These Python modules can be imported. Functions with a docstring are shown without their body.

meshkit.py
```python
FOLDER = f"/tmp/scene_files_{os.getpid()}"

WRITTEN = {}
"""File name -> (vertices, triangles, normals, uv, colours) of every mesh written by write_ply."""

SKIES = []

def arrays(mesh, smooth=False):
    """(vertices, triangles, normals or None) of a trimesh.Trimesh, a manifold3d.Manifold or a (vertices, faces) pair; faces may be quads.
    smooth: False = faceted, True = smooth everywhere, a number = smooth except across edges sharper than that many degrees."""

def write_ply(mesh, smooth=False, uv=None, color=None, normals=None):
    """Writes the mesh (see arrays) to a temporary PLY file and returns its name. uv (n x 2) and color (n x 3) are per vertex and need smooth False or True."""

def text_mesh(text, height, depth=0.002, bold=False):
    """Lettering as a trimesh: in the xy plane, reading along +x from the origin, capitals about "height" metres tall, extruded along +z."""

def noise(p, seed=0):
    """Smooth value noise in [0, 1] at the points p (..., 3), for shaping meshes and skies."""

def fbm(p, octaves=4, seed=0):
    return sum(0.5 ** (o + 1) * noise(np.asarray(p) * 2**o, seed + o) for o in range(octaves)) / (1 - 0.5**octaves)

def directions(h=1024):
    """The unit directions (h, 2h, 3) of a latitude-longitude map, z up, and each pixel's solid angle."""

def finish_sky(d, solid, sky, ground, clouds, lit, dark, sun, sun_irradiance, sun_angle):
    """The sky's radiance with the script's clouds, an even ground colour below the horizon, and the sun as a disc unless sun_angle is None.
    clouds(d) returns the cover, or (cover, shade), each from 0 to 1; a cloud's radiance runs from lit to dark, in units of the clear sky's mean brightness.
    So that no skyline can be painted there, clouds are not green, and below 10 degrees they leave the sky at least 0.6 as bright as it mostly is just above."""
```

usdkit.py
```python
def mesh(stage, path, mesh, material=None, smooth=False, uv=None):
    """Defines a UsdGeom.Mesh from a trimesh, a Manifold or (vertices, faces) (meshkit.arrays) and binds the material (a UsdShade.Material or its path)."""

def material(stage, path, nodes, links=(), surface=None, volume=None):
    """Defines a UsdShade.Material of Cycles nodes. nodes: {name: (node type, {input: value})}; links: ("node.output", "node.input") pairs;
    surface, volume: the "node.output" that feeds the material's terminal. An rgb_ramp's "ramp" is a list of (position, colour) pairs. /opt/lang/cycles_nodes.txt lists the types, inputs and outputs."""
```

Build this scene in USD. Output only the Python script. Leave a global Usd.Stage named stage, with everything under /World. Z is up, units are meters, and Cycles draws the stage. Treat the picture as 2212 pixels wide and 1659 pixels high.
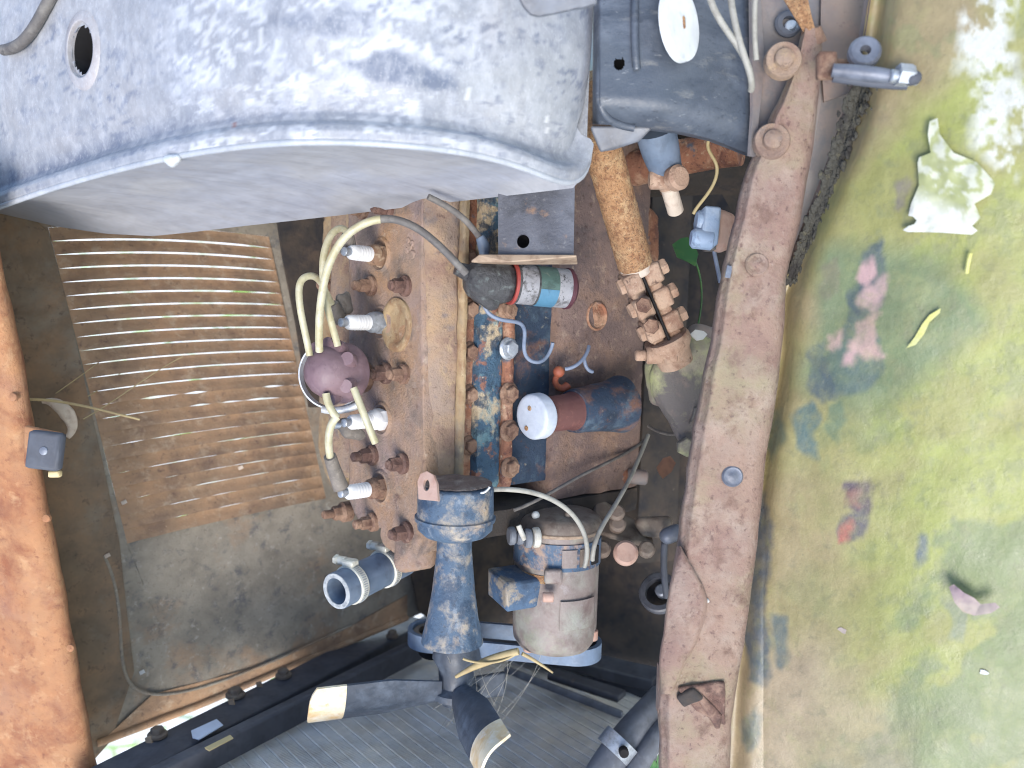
import math, random
import numpy as np, trimesh, shapely
import manifold3d as m3
from shapely.geometry import Polygon
from pxr import Usd, UsdGeom, UsdLux, UsdShade, Gf, Sdf, Vt
import usdkit
from meshkit import fbm, noise, text_mesh

random.seed(7); rng = np.random.default_rng(7)
stage = Usd.Stage.CreateInMemory()
UsdGeom.SetStageUpAxis(stage, 'Z'); UsdGeom.SetStageMetersPerUnit(stage, 1.0)
UsdGeom.Xform.Define(stage, '/World'); UsdGeom.Scope.Define(stage, '/World/Looks')

# ---------------------------------------------------------------- camera: held sideways, looking down into the engine bay
T = 0.62                                                   # tangent of half the horizontal angle
def unit(v): v = np.asarray(v, float); return v / np.linalg.norm(v)
zc = -unit([1.2, 0.055, -1.0])                              # world up seen from the camera (right, up, back)
xc = np.array([.03, .99, .09]); xc = unit(xc - zc * (xc @ zc))   # towards the rear of the vehicle
yc = np.cross(zc, xc)                                      # towards its far side
W = np.stack([xc, yc, zc])                                 # camera (right, up, back) -> world
RT, UP, BK = W @ [1, 0, 0], W @ [0, 1, 0], W @ [0, 0, 1]
X, Y, Z = np.eye(3)
CAM = np.array([0, -0.75, 1.62])
cam = UsdGeom.Camera.Define(stage, '/World/camera')
cam.CreateHorizontalApertureAttr(36.0); cam.CreateVerticalApertureAttr(27.0)
cam.CreateFocalLengthAttr(36.0 / (2 * T)); cam.CreateClippingRangeAttr((0.05, 500))
cam.CreateFStopAttr(4.5); cam.CreateFocusDistanceAttr(0.86)
cam.CreateExposureAttr(1.6)
cm = Gf.Matrix4d(*RT, 0, *UP, 0, *BK, 0, *CAM, 1)
UsdGeom.Xformable(cam).AddTransformOp().Set(cm)

# ---------------------------------------------------------------- daylight: soft light from above, ahead of the vehicle
SUN = unit(-0.45 * X - 0.62 * Y + 0.72 * Z)
sun = UsdLux.DistantLight.Define(stage, '/World/sun')
sun.CreateIntensityAttr(0.5); sun.CreateAngleAttr(28.0); sun.CreateColorAttr(Gf.Vec3f(1.0, 0.95, 0.88))
sun.CreateNormalizeAttr(True)
sz = SUN; sx = unit(np.cross([0, 1, 0.1], sz)); sy = np.cross(sz, sx)
UsdGeom.Xformable(sun).AddTransformOp().Set(Gf.Matrix4d(*sx, 0, *sy, 0, *sz, 0, 0, 0, 5, 1))
skym = usdkit.material(stage, '/World/Looks/sky', {
    's': ('sky_texture', {'sky_type': 'single_scattering', 'sun_disc': False, 'sun_elevation': math.asin(SUN[2]),
                          'sun_rotation': math.atan2(SUN[0], SUN[1]), 'altitude': 100.0}),
    'b': ('background_shader', {'strength': 0.15})}, [('s.color', 'b.color')], surface='b.background')
dome = UsdLux.DomeLight.Define(stage, '/World/sky')
UsdShade.MaterialBindingAPI.Apply(dome.GetPrim()).Bind(skym)

# ---------------------------------------------------------------- measuring helpers: a direction of the photograph at a distance
K = T / 1106.0
def P(x, y, d): return CAM + RT * ((x - 1106) * K * d) + UP * ((829.5 - y) * K * d) - BK * d
def ray(x, y): return RT * ((x - 1106) * K) + UP * ((829.5 - y) * K) - BK
def on(p0, n, x, y):
    r = ray(x, y); return CAM + r * (((p0 - CAM) @ n) / (r @ n))
def proj(p):
    q = np.asarray(p) - CAM; d = -(q @ BK)
    return (q @ RT) / d / K + 1106, 829.5 - (q @ UP) / d / K, d
def walk(a, u, x):                                         # from a along u until it stands at column x
    u = np.asarray(u, float); q = a - CAM; k = (x - 1106) * K
    # (q+tu).RT = k * -(q+tu).BK
    t = -(q @ RT + k * (q @ BK)) / (u @ RT + k * (u @ BK)); return a + u * t
def mm(px, d): return px * K * d                           # photograph pixels to metres at a distance

# ---------------------------------------------------------------- scene helpers
taken = {}
def free(parent, name):
    n = taken.get((parent, name), 0); taken[(parent, name)] = n + 1
    return f'{parent}/{name}' if n == 0 else f'{parent}/{name}_{n:03d}'
def put(prim, **kw):
    for k, v in kw.items():
        if v: prim.SetCustomDataByKey(k, v)
base_of = {}
def thing(name, label, cat, base, group=None):
    path = free('/World', name); x = UsdGeom.Xform.Define(stage, path)
    x.AddTranslateOp().Set(Gf.Vec3d(*map(float, base))); base_of[path] = np.asarray(base, float)
    put(x.GetPrim(), label=label, category=cat, group=group); return path
def part(parent, name, mesh, mat, smooth=35, label=None, col=None, kind=None):
    b = base_of[parent]; path = free(parent, name); base_of[path] = b
    return raw(path, mesh, mat, smooth, b, col, label=label, kind=kind)
def obj(name, label, cat, mesh, mat, smooth=35, col=None, group=None, kind=None):
    path = free('/World', name); b = np.zeros(3); base_of[path] = b
    return raw(path, mesh, mat, smooth, b, col, label=label, category=cat, group=group, kind=kind)
def raw(path, mesh, mat, smooth, b, col=None, **kw):
    if col is not None: col = np.clip(np.asarray(col) * GAIN.get(str(mat.GetPath()).split('/')[-1], 1.), 0, .88)
    if hasattr(mesh, 'to_mesh'): mm_ = mesh.to_mesh(); mesh = trimesh.Trimesh(mm_.vert_properties[:, :3], mm_.tri_verts, process=False)
    if col is not None: smooth = True
    m = trimesh.Trimesh(np.asarray(mesh.vertices) - b, mesh.faces, process=False)
    u = usdkit.mesh(stage, path, m, mat, smooth=smooth)
    if col is not None:
        UsdGeom.PrimvarsAPI(u).CreatePrimvar('col', Sdf.ValueTypeNames.Color3fArray, 'vertex').Set(Vt.Vec3fArray.FromNumpy(np.asarray(col, np.float32)))
    put(u.GetPrim(), **kw); return path

# ---------------------------------------------------------------- materials
def lin(c):
    c = np.asarray(c, float) / 255; return np.where(c < .04045, c / 12.92, ((c + .055) / 1.055) ** 2.4)
def S(*c): return tuple(lin(c) * ALB)
ALB = 0.62
mats = {}
GAIN = dict(fender_paint=.58, tank_metal=.62, tank_end=.62, rail_rust=.58, hood_rust=.72, panel_rust=1.35, panel_bare=1.3, panel_brown=1.25, radiator_core=2.6, radiator_black=1.3, fin_metal=2.6, dark_blue=1.0, blue_peel=1.05, horn_paint=.85, horn_back=.8, gen_blue=.75, box_blue=.7, gen_body=.66, gen_cap=.8,
            rust_peel=.95, block_brown=.95, side_rust=.85, head_rust=.82, tan_edge=.8, underbody=1.1, fan_blue=1.35, black_steel=.72, paper=.64, straw=.72, strip_lead=.7, purple_paint=.66, moss_debris=.6, white_disc=.8, fleck=.7, leaf_dry=.6, coil_white=.45, coil_red=.5, coil_blue=.5, wire_white=.8,
            red_tube=.8, tube_rust=.95, coupling_rust=.8, pipe_grey=.55, latch_steel=.75, leaf_yellow=.8, cream_rubber=.74, white_cap=.72, wire_blue=.62, terminal_red=.6, edge_tan=.85, leaf_green=.6, wire_tan=.7, ceramic=.9, bracket_steel=.9, gear_casting=.85, connector_blue=.75, hose_rubber=.9, belt_rubber=.9)
def mat(name, base, layers=(), rough=.65, metal=0., bump=.25, bscale=260., dist=.002, spec=.35, rvar=.15, stretch=None, trans=None):
    """base colour (or None: the mesh's own colour) under layers of wear: (colour, scale, cover 0-1, softness, strength)."""
    N, L = {'g': ('geometry', {})}, []; kg = GAIN.get(name, 1.)
    base = None if base is None else tuple(np.clip(np.array(base) * kg, 0, .88)); layers = [(tuple(np.clip(np.array(l[0]) * kg, 0, .88)), *l[1:]) for l in layers]
    vec = 'g.position'
    if stretch is not None:
        N['mp'] = ('mapping', {'scale': stretch[0], 'rotation': stretch[1]}); L.append(('g.position', 'mp.vector')); vec = 'mp.vector'
    if base is None: N['vc'] = ('attribute', {'attribute': 'col'}); prev = 'vc.color'
    else: N['bc'] = ('color', {'value': base}); prev = 'bc.color'
    for i, l in enumerate(layers):
        c, sc, cover, soft, st = l[:5]
        t = .5 + (.5 - cover) * .55
        N[f'o{i}'] = ('vector_math', {'math_type': 'add', 'vector2': (i * 3.7 + len(name), i * 1.9, i * 5.3)})
        N[f'n{i}'] = ('noise_texture', {'scale': float(sc), 'detail': 9.0, 'roughness': .66, 'distortion': .25})
        N[f'r{i}'] = ('rgb_ramp', {'ramp': [(0, (0, 0, 0)), (max(.01, t - soft), (0, 0, 0)), (min(.99, t + soft), (st,) * 3), (1, (st,) * 3)]})
        N[f'm{i}'] = ('mix_color', {'b': tuple(c)})
        L += [(vec, f'o{i}.vector1'), (f'o{i}.vector', f'n{i}.vector'), (f'n{i}.fac', f'r{i}.fac'), (f'r{i}.color', f'm{i}.fac'), (prev, f'm{i}.a')]; prev = f'm{i}.result'
    # a little tone variation everywhere
    N['tn'] = ('noise_texture', {'scale': 45.0, 'detail': 8.0, 'roughness': .7})
    N['tr'] = ('rgb_ramp', {'ramp': [(0, (.72,) * 3), (.35, (.86,) * 3), (.65, (1.1,) * 3), (1, (1.2,) * 3)]})
    N['tm'] = ('mix_color', {'blend_type': 'multiply', 'fac': .8, 'use_clamp': False})
    L += [('g.position', 'tn.vector'), ('tn.fac', 'tr.fac'), (prev, 'tm.a'), ('tr.color', 'tm.b')]
    N['p'] = ('principled_bsdf', {'metallic': metal, 'specular_ior_level': spec})
    N['bn'] = ('noise_texture', {'scale': bscale, 'detail': 7.0, 'roughness': .7})
    N['bp'] = ('bump', {'strength': bump, 'distance': dist})
    N['rr'] = ('rgb_ramp', {'ramp': [(.3, (max(.05, rough - rvar),) * 3), (.7, (min(1, rough + rvar),) * 3)]})
    L += [('tm.result', 'p.base_color'), ('g.position', 'bn.vector'), ('bn.fac', 'bp.height'), ('bp.normal', 'p.normal'), ('tn.fac', 'rr.fac'), ('rr.color', 'p.roughness')]
    mats[name] = usdkit.material(stage, f'/World/Looks/{name}', N, L, surface='p.BSDF'); return mats[name]

RUST, DRUST, DIRT, BLUEP = S(178, 122, 84), S(122, 76, 62), S(168, 146, 122), S(58, 84, 108)
mat('fender_paint', None, [(S(176, 160, 118), 16, .26, .10, .3), (S(192, 192, 124), 40, .30, .10, .35), (S(132, 132, 104), 70, .28, .08, .4), (S(206, 198, 156), 150, .18, .06, .3), (S(116, 112, 92), 260, .2, .05, .4)], rough=.48, bump=.35, bscale=240, spec=.5, stretch=((1, 1, 2.6), (.6, .3, .2)))
mat('tank_metal', None, [(S(226, 229, 235), 60, .40, .12, .5), (S(136, 144, 162), 140, .24, .07, .4), (S(236, 239, 246), 300, .28, .08, .45), (S(156, 164, 178), 22, .28, .14, .4), (S(186, 178, 170), 12, .24, .12, .35)], rough=.5, bump=.12, bscale=380, spec=.45, stretch=((1, 1.5, 1.5), (0, .5, .4)))
mat('tank_end', None, [(S(206, 206, 210), 10, .4, .14, .5), (S(150, 154, 164), 26, .28, .12, .4), (S(214, 214, 216), 90, .2, .08, .35)], rough=.6, bump=.12, bscale=200, stretch=((1, 3, .6), (0, .3, .2)))
mat('rail_rust', S(188, 158, 140), [(S(168, 134, 124), 11, .45, .10, .85), (S(184, 178, 140), 12, .32, .10, .8), (S(210, 190, 174), 26, .34, .10, .65), (S(136, 104, 90), 48, .28, .08, .85), (S(112, 80, 78), 180, .28, .06, .75), (S(216, 200, 186), 240, .2, .05, .5)], rough=.78, bump=.6, bscale=330, dist=.003)
mat('hood_rust', S(188, 132, 94), [(S(208, 156, 112), 12, .45, .12, .85), (S(150, 88, 62), 22, .38, .09, .85), (S(224, 182, 138), 50, .24, .08, .7), (S(134, 80, 62), 130, .26, .07, .7), (S(176, 134, 118), 8, .25, .08, .5)], rough=.82, bump=.6, bscale=260, dist=.003)
mat('panel_rust', S(146, 120, 96), [(S(164, 130, 100), 13, .45, .12, .85), (S(116, 94, 80), 20, .34, .09, .8), (S(178, 158, 134), 46, .30, .08, .7), (S(92, 74, 68), 110, .24, .06, .75), (S(188, 170, 146), 260, .18, .05, .6)], rough=.85, bump=.6, bscale=260)
mat('panel_brown', S(112, 98, 82), [(S(134, 108, 84), 14, .42, .12, .85), (S(92, 82, 70), 20, .4, .10, .85), (S(128, 124, 114), 9, .3, .10, .8), (S(76, 66, 60), 90, .26, .06, .75)], rough=.85, bump=.5)
mat('panel_bare', S(138, 130, 117), [(S(108, 101, 91), 16, .45, .12, .9), (S(150, 116, 86), 8, .30, .08, .75), (S(82, 82, 84), 40, .30, .07, .8), (S(164, 158, 148), 90, .25, .06, .6), (S(96, 84, 76), 220, .25, .06, .7)], rough=.8, bump=.45)
mat('head_rust', S(180, 150, 126), [(S(172, 150, 144), 11, .50, .10, .9), (S(186, 144, 104), 15, .34, .09, .8), (S(136, 122, 112), 24, .38, .08, .85), (S(118, 86, 78), 60, .22, .06, .75), (S(206, 188, 168), 110, .26, .06, .6), (S(100, 82, 76), 280, .22, .05, .7)], rough=.85, bump=.9, bscale=300, dist=.003)
mat('side_rust', S(166, 144, 128), [(S(184, 152, 118), 13, .42, .10, .9), (S(142, 112, 100), 20, .38, .08, .9), (S(112, 112, 122), 30, .27, .06, .8), (S(196, 170, 132), 55, .28, .06, .75), (S(104, 82, 74), 160, .26, .05, .8)], rough=.8, bump=.8, bscale=320, dist=.003)
mat('tan_edge', S(180, 154, 118), [(S(150, 112, 82), 30, .40, .08, .9), (S(146, 138, 126), 16, .34, .08, .8), (S(200, 180, 146), 90, .3, .06, .6), (S(108, 82, 68), 200, .22, .05, .7)], rough=.8, bump=.7)
mat('blue_peel', S(62, 90, 112), [(S(184, 166, 138), 20, .42, .03, 1.), (S(110, 142, 148), 40, .36, .05, .85), (S(146, 100, 82), 46, .34, .03, .95), (S(42, 60, 80), 60, .40, .05, .85), (S(198, 186, 162), 120, .22, .03, .8), (S(60, 44, 42), 260, .2, .04, .7)], rough=.65, bump=1., bscale=150, dist=.004)
mat('rust_peel', S(158, 108, 84), [(S(186, 148, 122), 26, .45, .04, .9), (S(112, 72, 62), 40, .38, .05, .9), (S(88, 100, 114), 48, .28, .04, .9), (S(200, 176, 148), 110, .25, .04, .8), (S(74, 52, 48), 220, .26, .05, .8)], rough=.8, bump=1., bscale=170, dist=.004)
mat('dark_blue', S(46, 62, 82), [(S(84, 102, 116), 24, .34, .06, .8), (S(118, 86, 72), 18, .30, .05, .9), (S(30, 42, 58), 40, .35, .06, .8), (S(132, 130, 122), 90, .22, .04, .8), (S(86, 60, 54), 130, .25, .04, .8)], rough=.7, bump=.6)
mat('block_brown', S(134, 112, 104), [(S(100, 86, 86), 9, .48, .12, .9), (S(154, 124, 104), 17, .36, .09, .8), (S(62, 64, 74), 12, .32, .09, .85), (S(166, 146, 130), 80, .26, .06, .7), (S(86, 66, 62), 150, .28, .05, .8)], rough=.85, bump=.7, bscale=280, dist=.003)
mat('bolt_rust', S(134, 104, 86), [(S(164, 134, 112), 50, .4, .08, .85), (S(92, 64, 54), 80, .40, .07, .85), (S(186, 166, 146), 240, .2, .05, .6)], rough=.8, bump=.9, bscale=380)
mat('bolt_dark', S(110, 82, 72), [(S(150, 122, 106), 50, .4, .08, .85), (S(78, 56, 50), 80, .40, .07, .85), (S(172, 152, 136), 240, .2, .05, .6)], rough=.75, bump=.9, bscale=380)
mat('tube_rust', S(190, 146, 104), [(S(212, 178, 134), 60, .42, .06, .8), (S(150, 104, 72), 190, .42, .06, .85), (S(108, 76, 58), 520, .36, .05, .85), (S(160, 150, 142), 12, .30, .07, .7), (S(226, 204, 172), 420, .25, .05, .6)], rough=.75, bump=1., bscale=420, dist=.004)
mat('coupling_rust', S(190, 158, 134), [(S(206, 178, 154), 30, .4, .08, .8), (S(150, 112, 92), 44, .38, .07, .85), (S(98, 74, 66), 100, .26, .05, .85), (S(214, 192, 170), 240, .25, .05, .6)], rough=.82, bump=.8, bscale=300)
mat('dark_hole', S(22, 20, 22), rough=.9, bump=.1)
mat('underbody', S(58, 52, 48), [(S(84, 70, 60), 14, .38, .10, .8), (S(36, 36, 42), 30, .38, .08, .85), (S(112, 98, 84), 90, .16, .05, .7)], rough=.9, bump=.5)
mat('black_steel', S(82, 91, 104), [(S(124, 132, 146), 10, .42, .10, .8), (S(56, 66, 82), 20, .40, .08, .85), (S(150, 150, 148), 60, .24, .06, .7), (S(172, 176, 180), 190, .20, .04, .7), (S(150, 122, 100), 150, .14, .04, .7), (S(44, 52, 66), 280, .25, .05, .7)], rough=.5, bump=.3, spec=.5, stretch=((1, .4, .4), (0, .6, .5)))
mat('bracket_steel', S(76, 78, 88), [(S(108, 112, 124), 10, .42, .10, .8), (S(50, 52, 60), 24, .38, .08, .85), (S(142, 112, 90), 40, .24, .05, .85), (S(140, 140, 142), 120, .2, .05, .6), (S(58, 46, 42), 220, .2, .05, .6)], rough=.45, bump=.35, spec=.5)
mat('edge_tan', S(178, 156, 134), [(S(130, 104, 84), 60, .4, .1, .8)], rough=.7)
mat('white_disc', S(240, 244, 246), [(S(206, 212, 218), 60, .3, .06, .7), (S(190, 160, 130), 90, .08, .04, .8)], rough=.45, bump=.15)
mat('white_cap', S(214, 222, 236), [(S(190, 200, 216), 40, .4, .12, .7), (S(170, 172, 168), 120, .14, .06, .6)], rough=.5, bump=.2)
mat('red_tube', S(114, 74, 70), [(S(104, 60, 60), 40, .4, .1, .8), (S(156, 104, 92), 90, .25, .08, .7)], rough=.7, bump=.3)
mat('ceramic', S(244, 244, 244), [(S(206, 200, 192), 160, .2, .08, .6)], rough=.3, bump=.05, spec=.5)
mat('zinc', S(176, 182, 190), [(S(134, 138, 142), 120, .35, .08, .8)], rough=.35, metal=.5, bump=.2)
mat('plug_rust', S(150, 120, 98), [(S(190, 168, 142), 90, .4, .06, .8), (S(92, 70, 62), 140, .3, .06, .8)], rough=.6, metal=.2, bump=.3)
mat('cream_rubber', S(214, 208, 176), [(S(150, 140, 112), 70, .25, .06, .6), (S(120, 108, 90), 300, .16, .04, .6), (S(186, 174, 128), 40, .42, .12, .8), (S(230, 228, 208), 90, .3, .1, .6)], rough=.5, bump=.15, spec=.45)
mat('grey_rubber', S(96, 92, 90), [(S(130, 126, 120), 50, .35, .1, .7), (S(66, 62, 62), 110, .3, .08, .7)], rough=.7, bump=.3)
mat('boot_dark', S(122, 114, 106), [(S(84, 78, 74), 60, .4, .1, .8), (S(160, 150, 138), 120, .25, .08, .6)], rough=.75, bump=.4)
mat('bakelite', S(116, 92, 98), [(S(134, 112, 118), 20, .45, .15, .7), (S(84, 62, 66), 50, .25, .1, .7), (S(160, 140, 140), 60, .2, .08, .6), (S(70, 54, 56), 200, .2, .05, .6)], rough=.55, bump=.3, spec=.4)
mat('clip_metal', S(206, 210, 214), [(S(160, 156, 150), 60, .35, .08, .8)], rough=.4, metal=.3)
mat('coil_white', S(204, 204, 210), [(S(128, 126, 128), 50, .38, .04, .9), (S(64, 62, 66), 150, .32, .03, .9), (S(150, 146, 146), 320, .3, .04, .8)], rough=.55, bump=.5, bscale=200)
mat('coil_tar', S(62, 62, 64), [(S(116, 124, 122), 110, .33, .05, .8), (S(34, 34, 38), 60, .4, .08, .8), (S(128, 140, 96), 34, .14, .05, .6)], rough=.45, bump=.9, bscale=180, dist=.004, spec=.5)
mat('coil_green', S(72, 96, 90), [(S(52, 70, 66), 60, .4, .05, .8), (S(110, 120, 112), 150, .25, .04, .7)], rough=.5, bump=.3)
mat('coil_blue', S(104, 164, 200), [(S(80, 120, 140), 70, .3, .05, .8)], rough=.5)
mat('coil_red', S(206, 92, 84), [(S(160, 74, 70), 60, .3, .06, .8)], rough=.5)
mat('coil_maroon', S(78, 44, 52), rough=.5)
mat('horn_paint', S(82, 103, 126), [(S(186, 172, 152), 38, .38, .07, .85), (S(54, 74, 98), 40, .40, .06, .9), (S(200, 174, 144), 22, .26, .06, .8), (S(150, 160, 172), 90, .26, .06, .6), (S(64, 74, 90), 190, .30, .05, .8), (S(190, 184, 176), 260, .16, .05, .5)], rough=.65, bump=.6)
mat('horn_rust', S(186, 156, 142), [(S(160, 120, 104), 40, .4, .1, .8)], rough=.75)
mat('horn_back', S(112, 96, 90), [(S(160, 150, 142), 60, .35, .08, .8), (S(78, 64, 60), 40, .35, .08, .8)], rough=.55, bump=.6, bscale=90, dist=.006)
mat('gen_body', S(166, 152, 146), [(S(186, 190, 176), 20, .42, .12, .8), (S(130, 108, 104), 30, .35, .1, .8), (S(172, 186, 150), 16, .22, .07, .7), (S(194, 186, 186), 70, .25, .08, .6)], rough=.6, metal=.1, bump=.3)
mat('gen_cap', S(124, 110, 100), [(S(166, 156, 142), 34, .35, .1, .8), (S(94, 76, 66), 60, .35, .08, .8)], rough=.65, bump=.35)
mat('gen_blue', S(84, 110, 138), [(S(186, 158, 138), 30, .48, .04, .9), (S(56, 76, 100), 50, .38, .05, .85), (S(120, 84, 70), 80, .24, .04, .8)], rough=.65, bump=.5)
mat('box_blue', S(88, 116, 148), [(S(186, 172, 152), 32, .42, .03, .9), (S(54, 72, 96), 20, .42, .08, .85), (S(150, 160, 170), 120, .24, .05, .6)], rough=.6, bump=.4)
mat('belt_rubber', S(118, 138, 164), [(S(96, 108, 126), 30, .4, .12, .8), (S(142, 156, 176), 80, .25, .08, .6)], rough=.6, bump=.2)
mat('pulley_steel', S(136, 126, 118), [(S(100, 88, 82), 40, .4, .1, .8)], rough=.6, metal=.3)
mat('fan_blue', S(60, 66, 76), [(S(88, 98, 112), 22, .38, .1, .8), (S(44, 52, 64), 60, .35, .08, .8), (S(160, 164, 160), 160, .08, .04, .7)], rough=.5, bump=.25)
mat('tip_cream', S(240, 226, 196), [(S(222, 176, 110), 18, .42, .09, .9), (S(196, 138, 76), 60, .2, .06, .7), (S(250, 246, 236), 60, .35, .08, .7)], rough=.6, bump=.3)
mat('hose_rubber', S(100, 116, 136), [(S(126, 138, 156), 24, .4, .12, .7), (S(82, 94, 110), 60, .35, .1, .7)], rough=.6, bump=.15, spec=.4)
mat('hose_end', S(172, 176, 178), [(S(120, 126, 134), 140, .4, .08, .8)], rough=.8, bump=.5)
mat('clamp_steel', S(222, 220, 206), [(S(186, 178, 152), 60, .35, .1, .8)], rough=.35, metal=.25, bump=.1)
mat('wire_grey', S(156, 154, 146), [(S(120, 116, 108), 60, .35, .1, .8)], rough=.6)
mat('wire_blue', S(150, 164, 188), [(S(118, 136, 164), 60, .35, .1, .8)], rough=.5)
mat('wire_white', S(216, 214, 206), [(S(176, 168, 150), 60, .35, .1, .8)], rough=.6)
mat('wire_tan', S(190, 172, 126), rough=.6)
mat('terminal_red', S(198, 110, 82), [(S(214, 142, 88), 90, .35, .06, .8)], rough=.6)
mat('gear_casting', S(168, 160, 142), [(S(190, 196, 134), 9, .48, .07, .9), (S(104, 98, 100), 11, .45, .06, .95), (S(140, 122, 116), 50, .28, .08, .7), (S(84, 78, 80), 140, .2, .05, .7)], rough=.8, bump=.7)
mat('connector_blue', S(168, 192, 222), [(S(120, 136, 162), 90, .3, .06, .8), (S(206, 220, 236), 50, .3, .1, .6)], rough=.5, bump=.3)
mat('radiator_core', S(146, 146, 146), [(S(122, 116, 108), 10, .42, .14, .8), (S(160, 146, 128), 7, .34, .1, .7), (S(112, 118, 128), 30, .33, .1, .7)], rough=.75, bump=.5, bscale=600)
mat('radiator_black', S(52, 54, 62), [(S(74, 76, 84), 18, .4, .12, .8), (S(110, 92, 74), 40, .14, .06, .7), (S(34, 34, 40), 60, .3, .1, .7)], rough=.5, bump=.2, spec=.5)
mat('fin_metal', S(148, 148, 150), [(S(112, 108, 104), 14, .42, .12, .8), (S(164, 152, 134), 8, .34, .1, .7)], rough=.7)
mat('sticker_white', S(206, 216, 236), rough=.5); mat('sticker_tan', S(206, 186, 140), rough=.5)
mat('pipe_grey', S(146, 152, 164), [(S(112, 112, 118), 30, .4, .12, .8), (S(176, 180, 190), 60, .25, .1, .7)], rough=.5, bump=.2)
mat('leaf_green', S(70, 128, 74), [(S(110, 160, 84), 60, .35, .1, .8)], rough=.55)
mat('leaf_dry', S(206, 190, 180), [(S(176, 150, 160), 30, .45, .1, .8), (S(220, 200, 150), 40, .3, .08, .8)], rough=.8)
mat('leaf_brown', S(120, 84, 66), [(S(90, 62, 52), 60, .4, .1, .8)], rough=.85)
mat('leaf_yellow', S(214, 212, 128), [(S(232, 232, 176), 50, .4, .1, .7)], rough=.7)
mat('paper', None, [(S(214, 216, 176), 60, .25, .06, .5)], rough=.7, bump=.3, bscale=120)
mat('straw', S(206, 186, 140), [(S(176, 150, 110), 60, .35, .1, .8)], rough=.7)
mat('pale_husk', S(206, 192, 176), [(S(170, 150, 134), 80, .35, .1, .8)], rough=.85, bump=.6)
mat('rubber_dark', S(84, 88, 98), [(S(64, 66, 74), 30, .4, .12, .8)], rough=.7)
mat('moss_debris', S(108, 106, 96), [(S(70, 66, 64), 60, .42, .06, .9), (S(146, 140, 112), 90, .3, .05, .9), (S(206, 200, 186), 160, .1, .03, .9)], rough=.95, bump=1., bscale=200, dist=.005)
mat('strip_lead', S(148, 142, 140), [(S(176, 150, 140), 16, .42, .12, .8), (S(120, 122, 130), 34, .35, .1, .8)], rough=.7, bump=.3)
mat('latch_steel', S(136, 142, 156), [(S(94, 98, 110), 34, .4, .1, .8), (S(180, 196, 200), 60, .2, .06, .7)], rough=.45, metal=.3)
mat('purple_paint', S(150, 134, 124), [(S(136, 128, 128), 16, .4, .12, .8), (S(170, 138, 124), 26, .35, .1, .8), (S(108, 84, 84), 90, .2, .07, .7)], rough=.7, bump=.35)
mat('fleck', S(236, 238, 236), rough=.6)
mat('pink_fleck', S(236, 206, 198), rough=.7)
mat('soil', S(92, 80, 66), [(S(120, 108, 84), 9, .4, .12, .8), (S(84, 110, 56), 3, .35, .1, .8), (S(60, 50, 42), 40, .3, .1, .7)], rough=1., bump=.8, bscale=60, dist=.02)
mat('meadow', S(206, 210, 178), [(S(168, 190, 120), 3.0, .38, .08, .8), (S(250, 249, 244), 2.4, .62, .08, .98), (S(206, 160, 124), 2.7, .16, .05, .8), (S(104, 140, 70), 7., .2, .08, .8)], rough=1., bump=.6, bscale=30, dist=.02)  # large white patches put bright daylight behind the slits into the colour
mat('grass_blades', S(120, 168, 76), [(S(176, 200, 118), 9, .4, .12, .8)], rough=.8)

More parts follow.
